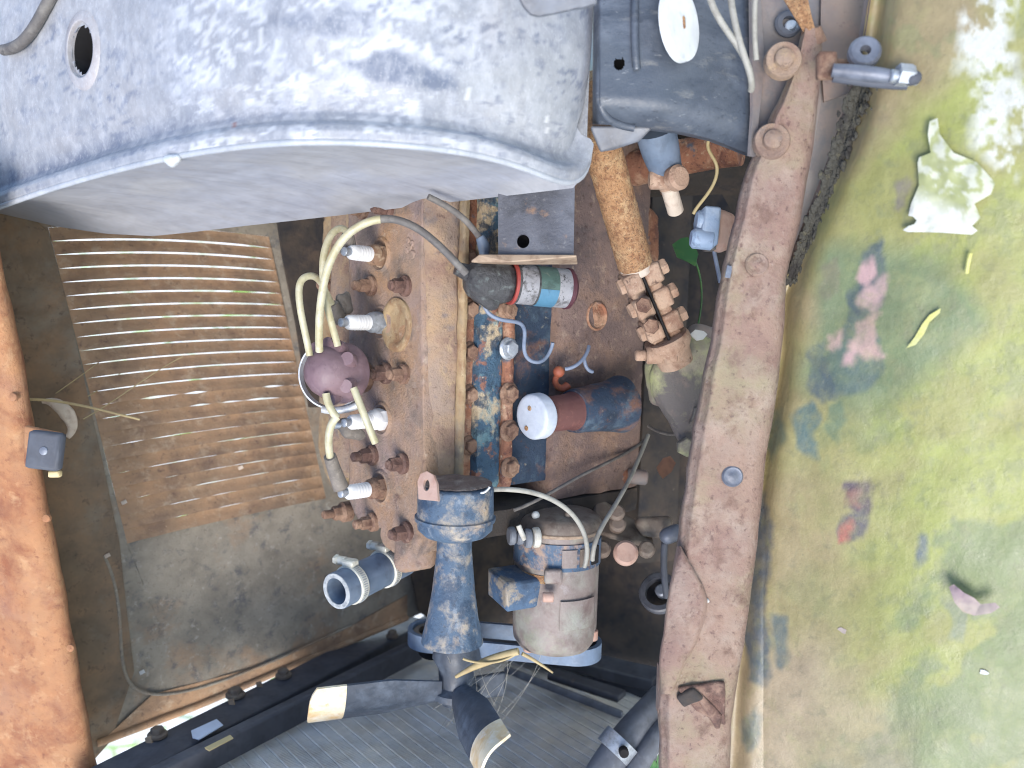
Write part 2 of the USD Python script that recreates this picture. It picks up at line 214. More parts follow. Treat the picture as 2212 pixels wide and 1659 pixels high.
# ---------------------------------------------------------------- shapes
def frame(axis):
    a = unit(axis); u = np.cross(a, [0, 0, 1.]); u = np.cross(a, [1., 0, 0]) if np.linalg.norm(u) < .1 else u
    u = unit(u); return a, u, np.cross(a, u)
def lathe(p, axis, prof, seg=48, squash=None):
    """prof: (distance along axis, radius) pairs, open or touching the axis."""
    a, u, v = frame(axis); t = np.linspace(0, 2 * np.pi, seg, endpoint=False)
    ring = np.cos(t)[:, None] * u + np.sin(t)[:, None] * v
    V = np.vstack([np.asarray(p) + a * h + ring * max(r, 1e-5) for h, r in prof]); n = len(prof)
    F = []
    for i in range(n - 1):
        for j in range(seg):
            k = (j + 1) % seg; F += [[i * seg + j, i * seg + k, (i + 1) * seg + k], [i * seg + j, (i + 1) * seg + k, (i + 1) * seg + j]]
    return trimesh.Trimesh(V, F, process=False)
def cyl(p, axis, length, r, bev=None, seg=40):
    b = min(r, length) * .12 if bev is None else bev
    return lathe(p, axis, [(0, 0), (0, r - b), (b, r), (length - b, r), (length, r - b), (length, 0)], seg)
def ringm(p, axis, length, r1, r0, bev=.001, seg=48):
    return lathe(p, axis, [(0, r0), (0, r1 - bev), (bev, r1), (length - bev, r1), (length, r1 - bev), (length, r0), (0, r0)], seg)
def hexnut(p, axis, h, r, spin=0.):
    a, u, v = frame(axis); V = []; 
    for hh, rr in ((0, r), (h * .8, r), (h, r * .86)):
        for k in range(6):
            t = k * np.pi / 3 + spin; V.append(np.asarray(p) + a * hh + (np.cos(t) * u + np.sin(t) * v) * rr)
    V.append(np.asarray(p) + a * h); V.append(np.asarray(p)); F = []
    for i in range(2):
        for j in range(6):
            k = (j + 1) % 6; F += [[i * 6 + j, i * 6 + k, i * 6 + 6 + k], [i * 6 + j, i * 6 + 6 + k, i * 6 + 6 + j]]
    for j in range(6): F += [[12 + j, 12 + (j + 1) % 6, 18], [(j + 1) % 6, j, 19]]
    return trimesh.Trimesh(V, F, process=False)
def spline(pts, n=40):
    pts = np.asarray(pts, float)
    if len(pts) == 2: return np.linspace(pts[0], pts[1], n)
    from scipy.interpolate import PchipInterpolator, CubicSpline
    t = np.r_[0, np.cumsum(np.linalg.norm(np.diff(pts, axis=0), axis=1) ** .6)]
    return CubicSpline(t, pts)(np.linspace(0, t[-1], n))
def sweep(pts, r, n=40, sides=12, smooth=True):
    q = spline(pts, n) if smooth else np.asarray(pts, float); n = len(q)
    r = np.interp(np.linspace(0, 1, n), np.linspace(0, 1, len(np.atleast_1d(r))), np.atleast_1d(r)) if np.ndim(r) else np.full(n, r)
    t = np.gradient(q, axis=0); t /= np.linalg.norm(t, axis=1, keepdims=True)
    u = frame(t[0])[1]; V, F = [], []; ang = np.arange(sides) * 2 * np.pi / sides
    for i in range(n):
        u = unit(u - t[i] * (u @ t[i])); v = np.cross(t[i], u)
        V.append(q[i] + r[i] * (np.cos(ang)[:, None] * u + np.sin(ang)[:, None] * v))
    V = np.vstack(V + [q[:1], q[-1:]]); c0, c1 = n * sides, n * sides + 1
    for i in range(n - 1):
        for j in range(sides):
            k = (j + 1) % sides; F += [[i * sides + j, i * sides + k, (i + 1) * sides + k], [i * sides + j, (i + 1) * sides + k, (i + 1) * sides + j]]
    for j in range(sides):
        k = (j + 1) % sides; F += [[k, j, c0], [(n - 1) * sides + j, (n - 1) * sides + k, c1]]
    return trimesh.Trimesh(V, F, process=False)
def pxs(pts): return [P(*p) for p in pts]
def box(c, ax, size, r=.0015):
    """rounded box with its own axes ax (three vectors) and full sizes."""
    ax = [unit(a) for a in ax]; h = [max(s / 2 - r, 1e-4) for s in size]
    pts = []
    for i in (-1, 1):
        for j in (-1, 1):
            for k in (-1, 1):
                q = np.asarray(c) + ax[0] * h[0] * i + ax[1] * h[1] * j + ax[2] * h[2] * k
                for d in ((i, 0, 0), (0, j, 0), (0, 0, k), (i * .58, j * .58, k * .58)):
                    pts.append(q + (ax[0] * d[0] + ax[1] * d[1] + ax[2] * d[2]) * r)
    return trimesh.convex.convex_hull(np.array(pts))
def hull(pts, r=None):
    pts = np.asarray(pts, float)
    if r: pts = (pts[:, None] + r * trimesh.creation.icosphere(1).vertices[None]).reshape(-1, 3)
    return trimesh.convex.convex_hull(pts)
def axes2(n):
    n = unit(n); u = unit(np.cross(n, X)) if abs(n @ X) < .9 else unit(np.cross(n, Z)); return u, np.cross(n, u), n
def plate(pix, p0, n, thick, holes=(), world=False):
    """polygon seen at the given pixels on a plane of the place, thick towards -n."""
    u, v, n = axes2(n)
    def two(q): q = np.asarray(q) - p0; return (q @ u, q @ v)
    poly = Polygon([two(p if world else on(p0, n, *p)) for p in pix])
    for h in holes: poly = poly.difference(Polygon([two(p if world else on(p0, n, *p)) for p in h]).buffer(0))
    if not poly.is_valid: poly = poly.buffer(0)
    m = trimesh.creation.extrude_polygon(poly, thick, engine='earcut')
    V = np.asarray(m.vertices); m = trimesh.Trimesh(p0 + V[:, :1] * u + V[:, 1:2] * v + (V[:, 2:] - thick) * n, m.faces)
    return m
def prism(sec, x0, x1):
    """cross-section of world points (y, z used) along the vehicle's length from x0 to x1."""
    poly = Polygon([(p[1], p[2]) for p in sec]).buffer(0); poly = max(getattr(poly, 'geoms', [poly]), key=lambda g: g.area)
    m = trimesh.creation.extrude_polygon(poly, abs(x1 - x0), engine='earcut'); V = np.asarray(m.vertices)
    return fixed(trimesh.Trimesh(np.stack([V[:, 2] + min(x0, x1), V[:, 0], V[:, 1]], 1), m.faces))
def fixed(m):
    if m.volume < 0: m.invert()
    return m
def cast(m, edge=.006, it=6, amp=.0008, sc=90., seed=0):
    """casting: refined, edges softened, skin uneven."""
    m = trimesh.Trimesh(m.vertices, m.faces); m.merge_vertices()
    if m.is_watertight:
        M = m3.Manifold(m3.Mesh(np.asarray(m.vertices, np.float32), np.asarray(m.faces, np.uint32)))
        if M.status() == m3.Error.NoError and not M.is_empty():
            q = M.refine_to_length(edge).to_mesh(); m = trimesh.Trimesh(q.vert_properties[:, :3], q.tri_verts); m.merge_vertices()
    if it: trimesh.smoothing.filter_taubin(m, iterations=it)
    if amp: m.vertices = np.asarray(m.vertices) + m.vertex_normals * ((fbm(m.vertices * sc, 3, seed) - .5) * 2 * amp)[:, None]
    return m
def skin(m, amp=.0005, sc=100., seed=0):
    m.vertices = np.asarray(m.vertices) + m.vertex_normals * ((fbm(m.vertices * sc, 3, seed) - .5) * 2 * amp)[:, None]; return m
def loft(curves, n=60, closed=False, sub=1):
    """surface through curves (lists of points), each resampled to n points."""
    C = []
    for c in curves:
        c = np.asarray(c, float); t = np.r_[0, np.cumsum(np.linalg.norm(np.diff(c, axis=0), axis=1))]; s = np.linspace(0, t[-1], n)
        C.append(np.stack([np.interp(s, t, c[:, k]) for k in range(3)], 1))
    V = np.vstack(C); F = []; k = len(C)
    for i in range(k - (0 if closed else 1)):
        a, b = i * n, ((i + 1) % k) * n
        for j in range(n - 1): F += [[a + j, a + j + 1, b + j + 1], [a + j, b + j + 1, b + j]]
    return trimesh.Trimesh(V, F, process=False)
def face(m, d=None):
    """turn the open sheet so that it faces the camera side."""
    d = CAM - m.vertices.mean(0) if d is None else d
    if (m.face_normals * m.area_faces[:, None]).sum(0) @ d < 0: m.invert()
    return m
def grid(f, nu, nv):
    u, v = np.meshgrid(np.linspace(0, 1, nu), np.linspace(0, 1, nv), indexing='ij')
    V = f(u.ravel(), v.ravel()); i, j = np.meshgrid(np.arange(nu - 1), np.arange(nv - 1), indexing='ij'); a = (i * nv + j).ravel()
    F = np.vstack([np.stack([a, a + nv, a + nv + 1], 1), np.stack([a, a + nv + 1, a + 1], 1)])
    return trimesh.Trimesh(V, F, process=False), u.ravel(), v.ravel()
def Pv(x, y, d):
    x, y, d = np.broadcast_arrays(x, y, d)
    return CAM + RT * ((x - 1106) * K * d)[:, None] + UP * ((829.5 - y) * K * d)[:, None] - BK * d[:, None]
def cat(*ms): return trimesh.util.concatenate(ms)
def stain(x, y, pts, warp=14., sc=.03, seed=3, soft=0):
    """where a stain of the given outline lies, its edge broken up."""
    q = np.stack([x * sc, y * sc, 0 * x + seed], 1)
    wx = x + (fbm(q, 4, seed) - .5) * 2 * warp; wy = y + (fbm(q + 31.7, 4, seed + 9) - .5) * 2 * warp
    p = Polygon(pts).buffer(0)
    if soft <= 0: return shapely.contains_xy(p, wx, wy).astype(float)
    d = shapely.distance(p, shapely.points(wx, wy)); return np.clip(1 - d / soft, 0, 1)
def mixc(c, new, w): return c * (1 - w[:, None]) + np.asarray(new)[None] * w[:, None]



def arcband(p0, aa, a, b, rr, t0, t1, n=24, th=.0015, ref=None):
    """part of a sleeve round an axis, from angle t0 to t1 off the direction ref."""
    aa = unit(aa); u = BK if ref is None else ref; u = unit(u - aa * (u @ aa)); v = np.cross(aa, u)
    C = [[p0 + aa * h + (math.cos(t) * u + math.sin(t) * v) * k for t in np.linspace(t0, t1, n)] for h, k in ((a, rr - th), (a, rr), (b, rr), (b, rr - th))]
    m = loft(C, n, closed=True); e0 = [i * n for i in range(4)]; e1 = [i * n + n - 1 for i in range(4)]
    m.faces = np.vstack([m.faces, [e0[:3], [e0[0], e0[2], e0[3]], e1[2::-1], [e1[0], e1[3], e1[2]]]]); m = trimesh.Trimesh(m.vertices, m.faces, process=False)
    return fixed(m)
# ================================================================ the setting: ground under and beyond the vehicle
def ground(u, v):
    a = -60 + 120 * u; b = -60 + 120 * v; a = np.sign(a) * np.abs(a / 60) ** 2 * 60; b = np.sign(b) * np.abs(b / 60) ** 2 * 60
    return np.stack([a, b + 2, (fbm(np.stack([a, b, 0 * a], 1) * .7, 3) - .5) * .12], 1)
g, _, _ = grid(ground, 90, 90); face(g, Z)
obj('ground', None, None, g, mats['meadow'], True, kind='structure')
us = grid(lambda u, v: np.stack([-2.6 + 4.2 * u, -.75 + 1.5 * v, .075 + (fbm(np.stack([u * 30, v * 12, 0 * u], 1), 3) - .5) * .05], 1), 60, 30)[0]; face(us, Z)
obj('bare_soil', None, None, us, mats['soil'], True, kind='structure')
# meadow grass beyond the vehicle, seen through the slits of the side panel
def blades(n, cen, spread, h, seed):
    r = np.random.default_rng(seed); V, F = [], []
    for i in range(n):
        c = np.array([*(np.asarray(cen) + (r.random(2) - .5) * 2 * spread), 0]); a = r.random() * 6.28; b = h * (.5 + r.random())
        w = np.array([math.cos(a), math.sin(a), 0]) * b * .05; l = np.array([-w[1], w[0], 0]) * (4 + 10 * r.random()) + Z * b
        k = len(V); V += [c - w, c + w, c + l * .55 + w * .6, c + l * .55 - w * .6 , c + l + l * [.5, .5, 0]]; F += [[k, k + 1, k + 2], [k, k + 2, k + 3], [k + 3, k + 2, k + 4]]
    return trimesh.Trimesh(np.array(V), F, process=False)
obj('meadow_grass', 'tall pale green grass of the meadow behind the slotted side panel', 'grass', blades(1500, (-1.6, 5.2), np.array([5.5, 4.0]), .20, 5), mats['grass_blades'], False, kind='stuff')

# ================================================================ engine
HT0 = P(800, 760, .93)
def H(x, y, up=0.): return on(HT0 + Z * up, Z, x, y)
eng = thing('engine', 'rusty four cylinder engine with peeling blue paint in the middle of the bay', 'engine', H(800, 800))
def poly_down(pix, up, h, **k): return cast(plate(pix, HT0 + Z * up, Z, h), **k)
head = [(752, 425), (752, 1083), (779, 1137), (822, 1143), (822, 1174), (877, 1217), (903, 1213), (930, 1174), (935, 1100), (918, 1030), (914, 800), (912, 425)]
part(eng, 'cylinder_head', poly_down(head, 0, .034, edge=.007, it=8, amp=.0012, sc=70), mats['head_rust'], 50)
ledge = [(688, 595), (688, 975), (700, 1020), (716, 1050), (726, 1040), (729, 980), (729, 425), (716, 425), (700, 470)]
part(eng, 'manifold_flange', poly_down(ledge, -.030, .05, edge=.006, it=6, amp=.001), mats['tan_edge'], 50)
part(eng, 'manifold_gap', plate([(700, 425), (700, 1010), (760, 1085), (800, 1085), (800, 425)], HT0 - Z * .062, Z, .01), mats['bolt_rust'], 40)  # dark rust plate added low in the gap, where shade falls
x0, x1 = H(905, 410)[0] + .10, H(905, 1120)[0]
A = H(905, 760)
def chain(a, steps):
    out = [a]
    for u, x in steps: a = walk(a, u, x); out.append(a)
    return out
dn = -Z
s1 = chain(A + Z * -.001, [(-Y * .85 - Z * .5, 928), (-Y * .5 - Z * .85, 955), (-Y * .15 - Z, 990)])
deep = Y * .20
part(eng, 'head_side', cast(prism(s1 + [s1[-1] + deep, s1[0] + deep], x0, x1 + .015), edge=.008, it=8, amp=.0022, sc=45, seed=4), mats['side_rust'], 60)
e0 = s1[-1] - Y * .006; e1 = walk(e0, dn, 1008)
part(eng, 'head_gasket_edge', cast(prism([e0 + Z * .001, e1, e1 + deep, e0 + deep + Z * .001], x0, x1 + .02), edge=.008, it=2, amp=.0012, sc=80), mats['tan_edge'], 40)
b0 = e1 + Y * .012; b1 = walk(b0, dn, 1022)
part(eng, 'stud_channel', cast(prism([b0 - Z * .0005, b1, b1 + deep, b0 + deep - Z * .0005], x0, x1 + .022), edge=.012, it=0, amp=.001), mats['rust_peel'], 40)
c0 = b1 - Y * .011; c1 = walk(c0, dn, 1088)
part(eng, 'valve_cover', cast(prism([c0 + Z * .0, c1, c1 + deep, c0 + deep], x0, x1 + .022), edge=.009, it=3, amp=.0014, sc=60), mats['blue_peel'], 40, label='valve chest cover with peeling blue paint')
f0 = c1 - Y * .006; f1 = walk(f0, dn, 1115)
part(eng, 'cover_rail', cast(prism([f0, f1, f1 + deep, f0 + deep], x0, x1 + .022), edge=.009, it=3, amp=.0018, sc=60), mats['rust_peel'], 40)
g0 = f1 + Y * .014; g1 = walk(g0, dn, 1188)
part(eng, 'block_wall', cast(prism([g0, g1, g1 + deep, g0 + deep], x0, x1 + .024), edge=.012, it=0, amp=.001), mats['dark_blue'], 40)
h0 = g1 - Y * .010; h1 = walk(h0, dn, 1392)
part(eng, 'crankcase', cast(prism([h0, h1, h1 + deep, h0 + deep], x0, x1 - .0), edge=.012, it=4, amp=.0016, sc=40), mats['block_brown'], 40)
CY = -Y
def side(px, py, ref): return on(ref, -Y, px, py)
# core plugs
cp = H(858, 702)
part(eng, 'core_plug', lathe(cp - Z * .002, Z, [(0, 0.0295), (.0045, .029), (.0058, .0265), (.0058, .0225), (.0040, .0195), (.0022, .017), (.0022, 0)], 44), mats['tan_edge'], 40)
cq = side(1288, 683, h0)
part(eng, 'core_plug', lathe(cq + Y * .003, -Y, [(0, .0175), (.005, .0172), (.006, .0155), (.0035, .0135), (.0035, .006), (.0055, .003), (.0055, 0)], 36), mats['rust_peel'], 40)
# head bolts
for i, (px, py, dz, hh) in enumerate([(804, 618, 0, .024), (878, 618, 0, .020), (836, 806, 0, .022), (874, 808, 0, .020), (806, 983, 0, .026), (872, 1001, 0, .020),
                               (807, 1127, 0, .024), (881, 1149, 0, .022), (840, 452, 0, .02), (786, 452, 0, .02)]):
    q = H(px, py)
    w_ = .72 + .22 * random.random(); m = cat(cyl(q - Z * .004, Z, .0085 + .002 * w_, .0128 * w_ ** .5, .002, 28), hexnut(q + Z * .006, Z, .011, .0102 * w_, i * 1.7), cyl(q + Z * .016, Z, hh - .015, .0055, .0015, 16))
    part(eng, 'head_bolt', m, mats['bolt_dark' if i % 3 else 'bolt_rust'], 32)
for i, (px, py, hh) in enumerate([(735, 618, .028), (744, 968, .022), (742, 1106, .026), (735, 790, .022)]):
    q = H(px, py, -.030)
    part(eng, 'head_bolt', cat(cyl(q - Z * .012, Z, .018, .013, .004, 28), hexnut(q + Z * .004, Z, .011, .0095, i), cyl(q + Z * .013, Z, hh - .010, .0055, .0015, 16)), mats['bolt_rust'], 32)
# bosses round the plug holes
for px, py in ((823, 550), (824, 697), (826, 905), (824, 1052)):
    q = H(px, py); part(eng, 'plug_boss', lathe(q - Z * .004, Z, [(0, .022), (.006, .019), (.007, .017), (.004, .014), (.004, 0)], 36), mats['head_rust'], 40)
for i, (px, py) in enumerate([(1013, 668), (1013, 760), (1013, 852), (1013, 962), (1013, 560)]):
    q = side(px, py, b0); part(eng, 'side_bolt', cat(cyl(q + Y * .004, -Y, .007, .011, .002, 24), hexnut(q - Y * .002, -Y, .007, .008, i)), mats['bolt_rust'], 32)
for i, (px, py) in enumerate([(1100, 753), (1101, 850), (1101, 930), (1103, 1010), (1098, 670)]):
    q = side(px, py, f0); part(eng, 'cover_bolt', cat(cyl(q + Y * .004, -Y, .0055, .0125, .002, 24), hexnut(q - Y * .0005, -Y, .007, .0085, i)), mats['zinc' if i == 0 else 'bolt_rust'], 32)
# cast numerals reading as small bumps near the core plug
for k, (px, py) in enumerate([(882, 520), (886, 533), (880, 541), (892, 550), (890, 526)]):
    q = H(px, py); part(eng, 'casting_mark', cyl(q - Z * .003, Z, .0045, .0035 + .001 * (k % 2), .001, 12), mats['head_rust'], 40)
# front plate of the block, behind horn and generator
fp = prism([c0 + Y * .0, h1, h1 + deep, c0 + deep], x1 - .03, x1 - .001)
part(eng, 'timing_cover', cast(fp, edge=.015, it=2, amp=.001), mats['underbody'], 40)
wn = P(905, 1235, .99)
part(eng, 'water_outlet', cast(hull([H(862, 1165) - Z * .01, H(905, 1165) - Z * .01, H(868, 1214) - Z * .004, H(900, 1210) - Z * .012, P(905, 1190, .99), P(880, 1215, .985)], .012), edge=.006, it=6, amp=.001), mats['head_rust'], 60)

# ---------------------------------------------------------------- spark plugs
def plug(px, py, tipx, tipy, tilt, m_hex, label, cer=(.030, .056), term=True, rusty=False):
    q = H(px, py) - Z * .003
    # lean of the plug so that its tip stands where it does
    best = None
    for a in np.linspace(-.35, .35, 29):
        for b in np.linspace(-.35, .35, 29):
            u = unit(Z + a * X + b * Y); e = proj(q + u * .058); s = (e[0] - tipx) ** 2 + (e[1] - tipy) ** 2 + (a * a + b * b) * 300
            if best is None or s < best[0]: best = (s, u)
    u = best[1]
    t = thing('spark_plug', label, 'spark plug', q, 'spark plugs along the cylinder head')
    part(t, 'gasket', ringm(q, u, .004, .0135, .006), mats['plug_rust'], 40)
    part(t, 'hex_shell', cat(hexnut(q + u * .003, u, .013, .0125, .3), lathe(q + u * .015, u, [(0, .0112), (.004, .0112), (.007, .0095), (.010, .0088), (.0105, 0)], 32)), m_hex, 32)
    ribs = [(0, .0084)]
    for k in range(5): ribs += [(.004 + k * .0042, .0084), (.0052 + k * .0042, .0080), (.0066 + k * .0042, .0080), (.0078 + k * .0042, .0082)]
    ribs += [(.030, .0078), (.032, .006), (.032, 0)]
    part(t, 'insulator', lathe(q + u * .022, u, ribs, 36), mats['ceramic'], 40)
    if term: part(t, 'terminal', lathe(q + u * .053, u, [(0, .0035), (.003, .0035), (.004, .0045), (.010, .0045), (.011, .003), (.011, 0)], 20), mats['zinc'], 40)
    return q, u
plug(823, 552, 757, 545, 0, mats['plug_rust'], 'white ribbed spark plug with brown hex under the fuel tank edge, nearest the top')
plug(824, 697, 744, 697, 0, mats['zinc'], 'white spark plug with clean silver hex beside the round core plug')
plug(826, 905, 752, 912, 0, mats['ceramic'], 'all white spark plug just below the distributor, crossed by a loose cable')
plug(822, 1053, 744, 1066, 0, mats['bolt_rust'], 'white spark plug with dark rusty hex at the front end of the head')

# ---------------------------------------------------------------- distributor
da = unit(BK * .88 - RT * .42 + UP * .03); dp = P(731, 805, .870)
dist_ = thing('distributor', 'purplish brown bakelite distributor cap with silver clip ring above the engine', 'distributor', dp)
part(dist_, 'cap', lathe(dp - da * .012, da, [(0, .0315), (.004, .0325), (.011, .0325), (.015, .0308), (.020, .0290), (.028, .0275), (.036, .0250), (.043, .0208), (.048, .0150), (.0505, .008), (.0515, 0)], 72), mats['bakelite'], 60)
du, dv = frame(da)[1:]
tow = [(668, 766), (695, 757), (728, 742), (706, 857), (768, 842), (781, 768)]
for k, (tx, ty) in enumerate(tow):
    q = P(tx, ty, .845 if k != 5 else .85); c = dp + da * .008; d = q - c; d = d - da * (d @ da)
    s = c + unit(d) * .019 - da * .004
    part(dist_, 'tower', sweep([s, c + unit(d) * .0265 + da * .006, c + unit(d) * .0295 + da * .013], [.0088, .0085, .0070], 14, 20), mats['bakelite'], 40)
rg = P(722, 809, .892)
ra_ = unit(BK * .95 - RT * .16 - UP * .06)
part(dist_, 'clip_ring', ringm(rg, ra_, .010, .0372, .0352, .0006, 72), mats['clip_metal'], 40)
part(dist_, 'body', lathe(rg - da * .055, da, [(0, .018), (.02, .022), (.034, .028), (.052, .031), (.058, .029), (.058, 0)], 48), mats['bolt_rust'], 40)
part(dist_, 'clip_spring', sweep([rg - UP * .037 - RT * .010 + ra_ * .006, rg - UP * .0375 + RT * .010 + ra_ * .010, rg - UP * .031 + RT * .032 + ra_ * .014], .0042, 20, 10), mats['clip_metal'], 40)

# ---------------------------------------------------------------- ignition cables
def cable(label, pts, r, m, group='cream ignition cables', extra=None, n=60):
    q = pxs(pts); t = thing('ignition_cable', label, 'cable', q[0], group)
    part(t, 'insulation', sweep(q, r, n, 14), mats[m], 60)
    if extra: extra(t, q)
    return t
def boot(t, pts, r, m='boot_dark', sides=16): part(t, 'boot', sweep(pxs(pts), r, 20, sides), mats[m], 50)
cable('cream cable in a tight loop left of the others, from cap to second plug', [(669, 768, .842), (655, 700, .835), (646, 640, .83), (652, 605, .83), (670, 596, .835), (690, 606, .85), (706, 635, .875), (722, 664, .895)], .0036, 'cream_rubber',
      extra=lambda t, q: boot(t, [(718, 656, .890), (730, 680, .898), (739, 696, .902)], [.0062, .0085, .0068]))
cable('long cable from cap to coil, cream then dark grey, arching under the tank', [(690, 758, .84), (690, 690, .825), (700, 610, .815), (720, 550, .808), (752, 506, .803), (795, 480, .80), (822, 474, .80)], .0040, 'cream_rubber', n=70,
      extra=lambda t, q: part(t, 'grey_sleeve', sweep(pxs([(818, 474.5, .80), (850, 474, .80), (895, 490, .80), (940, 523, .802), (978, 560, .806), (1008, 592, .81)]), .0038, 60, 14), mats['grey_rubber'], 60))
cable('cream cable curling over to the uppermost spark plug', [(730, 748, .842), (714, 690, .838), (703, 640, .835), (697, 585, .832), (703, 535, .832), (722, 500, .838), (740, 494, .848), (752, 510, .86)], .0036, 'cream_rubber',
      extra=lambda t, q: boot(t, [(750, 506, .858), (752, 528, .87), (745, 545, .878)], [.006, .0082, .0066]))
cable('kinked cream cable running down from cap to front plug', [(704, 850, .838), (713, 880, .838), (729, 903, .84)], .0040, 'cream_rubber',
      extra=lambda t, q: (part(t, 'insulation', sweep(pxs([(729, 900, .84), (716, 918, .84), (710, 950, .845), (714, 992, .855)]), .0040, 40, 14), mats['cream_rubber'], 60),
                          boot(t, [(713, 986, .853), (724, 1020, .865), (737, 1054, .873)], [.0065, .0075, .0085])))
cable('straight loose cream cable with cut end lying over the third plug', [(764, 838, .835), (788, 900, .835), (811, 957, .84)], .0038, 'cream_rubber')
third = thing('torn_boot', 'torn grey rubber boot lying beside the third spark plug', 'boot', P(760, 925, .88))
part(third, 'rubber', cast(hull([P(735, 915, .88), P(760, 918, .885), P(778, 940, .888), P(752, 936, .88)], .006), edge=.004, it=4, amp=.002, sc=150), mats['boot_dark'], 60)
part(third, 'terminal', sweep(pxs([(722, 920, .875), (738, 918, .878)]), .0035, 6, 10), mats['zinc'], 40)
cov = thing('plug_shield', 'grey crumpled plug boot shred beside the second plug', 'boot', P(742, 655, .9))
part(cov, 'rubber', cast(hull([P(735, 645, .90), P(752, 668, .905), P(748, 640, .91), P(738, 672, .9)], .005), edge=.004, it=4, amp=.002, sc=150), mats['boot_dark'], 60)

# ---------------------------------------------------------------- coil
ca = unit(RT * .93 - BK * .36 + UP * -.045); c0p = P(1030, 605, .83); R = .0205
coil = thing('ignition_coil', 'cylindrical ignition coil with white, green, blue and red bands under the bracket', 'ignition coil', c0p)
def seg(a, b, m, name, r=R, lab=None): part(coil, name, lathe(c0p + ca * a, ca, [(0, r - .003), (0, r), (b - a, r), (b - a, r - .003)], 56), mats[m], 40, label=lab)
part(coil, 'tar_cap', cast(lathe(c0p - ca * .012, ca, [(0, 0), (0, .012), (.006, .0175), (.016, .0205), (.040, R + .0012), (.047, R + .0005), (.047, 0)], 48), edge=.005, it=2, amp=.0022, sc=130, seed=8), mats['coil_tar'], 60)
seg(.0358, .039, 'coil_red', 'red_band', R + .0012); seg(.039, .0415, 'coil_tar', 'dark_band', R + .0008); seg(.0413, .0605, 'coil_white', 'white_band'); seg(.0603, .0622, 'coil_tar', 'dark_band', R + .0003); seg(.062, .083, 'coil_green', 'green_blue_band', R + .0002)
sg_ = 1 if np.cross(ca, unit(BK - ca * (BK @ ca))) @ UP > 0 else -1
part(coil, 'blue_patch', arcband(c0p, ca, .0623, .0828, R + .0006, *sorted((-1.6 * sg_, -.25 * sg_))), mats['coil_blue'], 40)
seg(.0828, .098, 'coil_white', 'white_band'); part(coil, 'end_rim', lathe(c0p + ca * .0978, ca, [(0, R), (.001, R + .0012), (.004, R + .0008), (.008, R - .004), (.008, 0)], 56), mats['coil_maroon'], 40)
part(coil, 'terminal_cap', sweep([c0p - ca * .008 - UP * -.006, c0p - ca * .022 + UP * .010], [.009, .0065], 10, 18), mats['coil_tar'], 50)
part(coil, 'base_lump', cast(hull([P(1040, 640, .83), P(1062, 655, .835), P(1020, 625, .83)], .008), edge=.004, it=3, amp=.002, sc=140), mats['coil_tar'], 60)

# bracket hanging from the tank
bn_ = unit(BK * .93 + UP * .05 - RT * .1); bp = P(1150, 500, .80)
br = thing('coil_bracket', 'dark steel bracket plate with round hole between tank and coil', 'bracket', bp)
hole = [(1130 + 13.5 * math.cos(t), 521 + 15 * math.sin(t)) for t in np.linspace(0, 6.28, 28, endpoint=False)]
part(br, 'plate', plate([(1076, 380), (1242, 380), (1239, 556), (1076, 556)], bp, bn_, .003, [hole]), mats['bracket_steel'], 30)
part(br, 'back_plate', plate([(1078, 390), (1160, 390), (1160, 550), (1078, 550)], bp - bn_ * .035, bn_, .003), mats['dark_hole'], 30)
pu, pv, pn = axes2(bn_)
lip = [on(bp, bn_, 1020, 566), on(bp, bn_, 1050, 560), on(bp, bn_, 1243, 556)]
part(br, 'bottom_lip', cat(hull([on(bp, bn_, 1022, 566) + bn_ * .004, on(bp, bn_, 1040, 558) + bn_ * .012, on(bp, bn_, 1243, 555) + bn_ * .004, on(bp, bn_, 1243, 555) - bn_ * .03, on(bp, bn_, 1050, 556) - bn_ * .03, on(bp, bn_, 1100, 570) + bn_ * .012], .0012)), mats['edge_tan'], 40)
grc = thing('tank_cable', 'grey cable with moulded end dropping behind the coil bracket', 'cable', P(1000, 470, .84))
part(grc, 'insulation', sweep(pxs([(925, 425, .80), (968, 448, .81), (1005, 476, .82), (1030, 505, .83), (1040, 520, .832)]), .0032, 40, 12), mats['grey_rubber'], 60)
part(grc, 'boot', sweep(pxs([(1036, 512, .83), (1044, 530, .832), (1046, 552, .834)]), [.0045, .0062, .005], 14, 14), mats['hose_rubber'], 60)
wireb = thing('coil_wire', 'thin blue grey wire curling down from the coil to the block', 'wire', P(1045, 660, .85))
part(wireb, 'insulation', sweep(pxs([(1046, 655, .84), (1060, 680, .845), (1090, 692, .85), (1122, 698, .86), (1133, 715, .87), (1132, 750, .885), (1142, 776, .895), (1165, 782, .90), (1185, 765, .905), (1194, 740, .905)]), .0021, 90, 10), mats['wire_blue'], 60)
wirec = thing('terminal_wire', 'short pale blue wire curving up from the copper red terminal', 'wire', P(1220, 797, .92))
part(wirec, 'insulation', sweep(pxs([(1221, 797, .92), (1243, 790, .92), (1262, 772, .925), (1272, 748, .935)]), .0021, 40, 10), mats['wire_blue'], 60)
part(wirec, 'second_end', sweep(pxs([(1262, 772, .93), (1268, 795, .93), (1280, 803, .935)]), .0021, 20, 10), mats['wire_blue'], 60)
ter = thing('oil_sender', 'small copper red terminal lever above the white oil cap', 'terminal', P(1207, 815, .94))
part(ter, 'knob', hull([P(1207, 803, .925)], .0068), mats['terminal_red'], 60)
part(ter, 'lever', sweep(pxs([(1207, 808, .928), (1200, 828, .935), (1210, 838, .94), (1226, 832, .945)]), [.0035, .0035, .004, .005], 24, 12), mats['terminal_red'], 60)

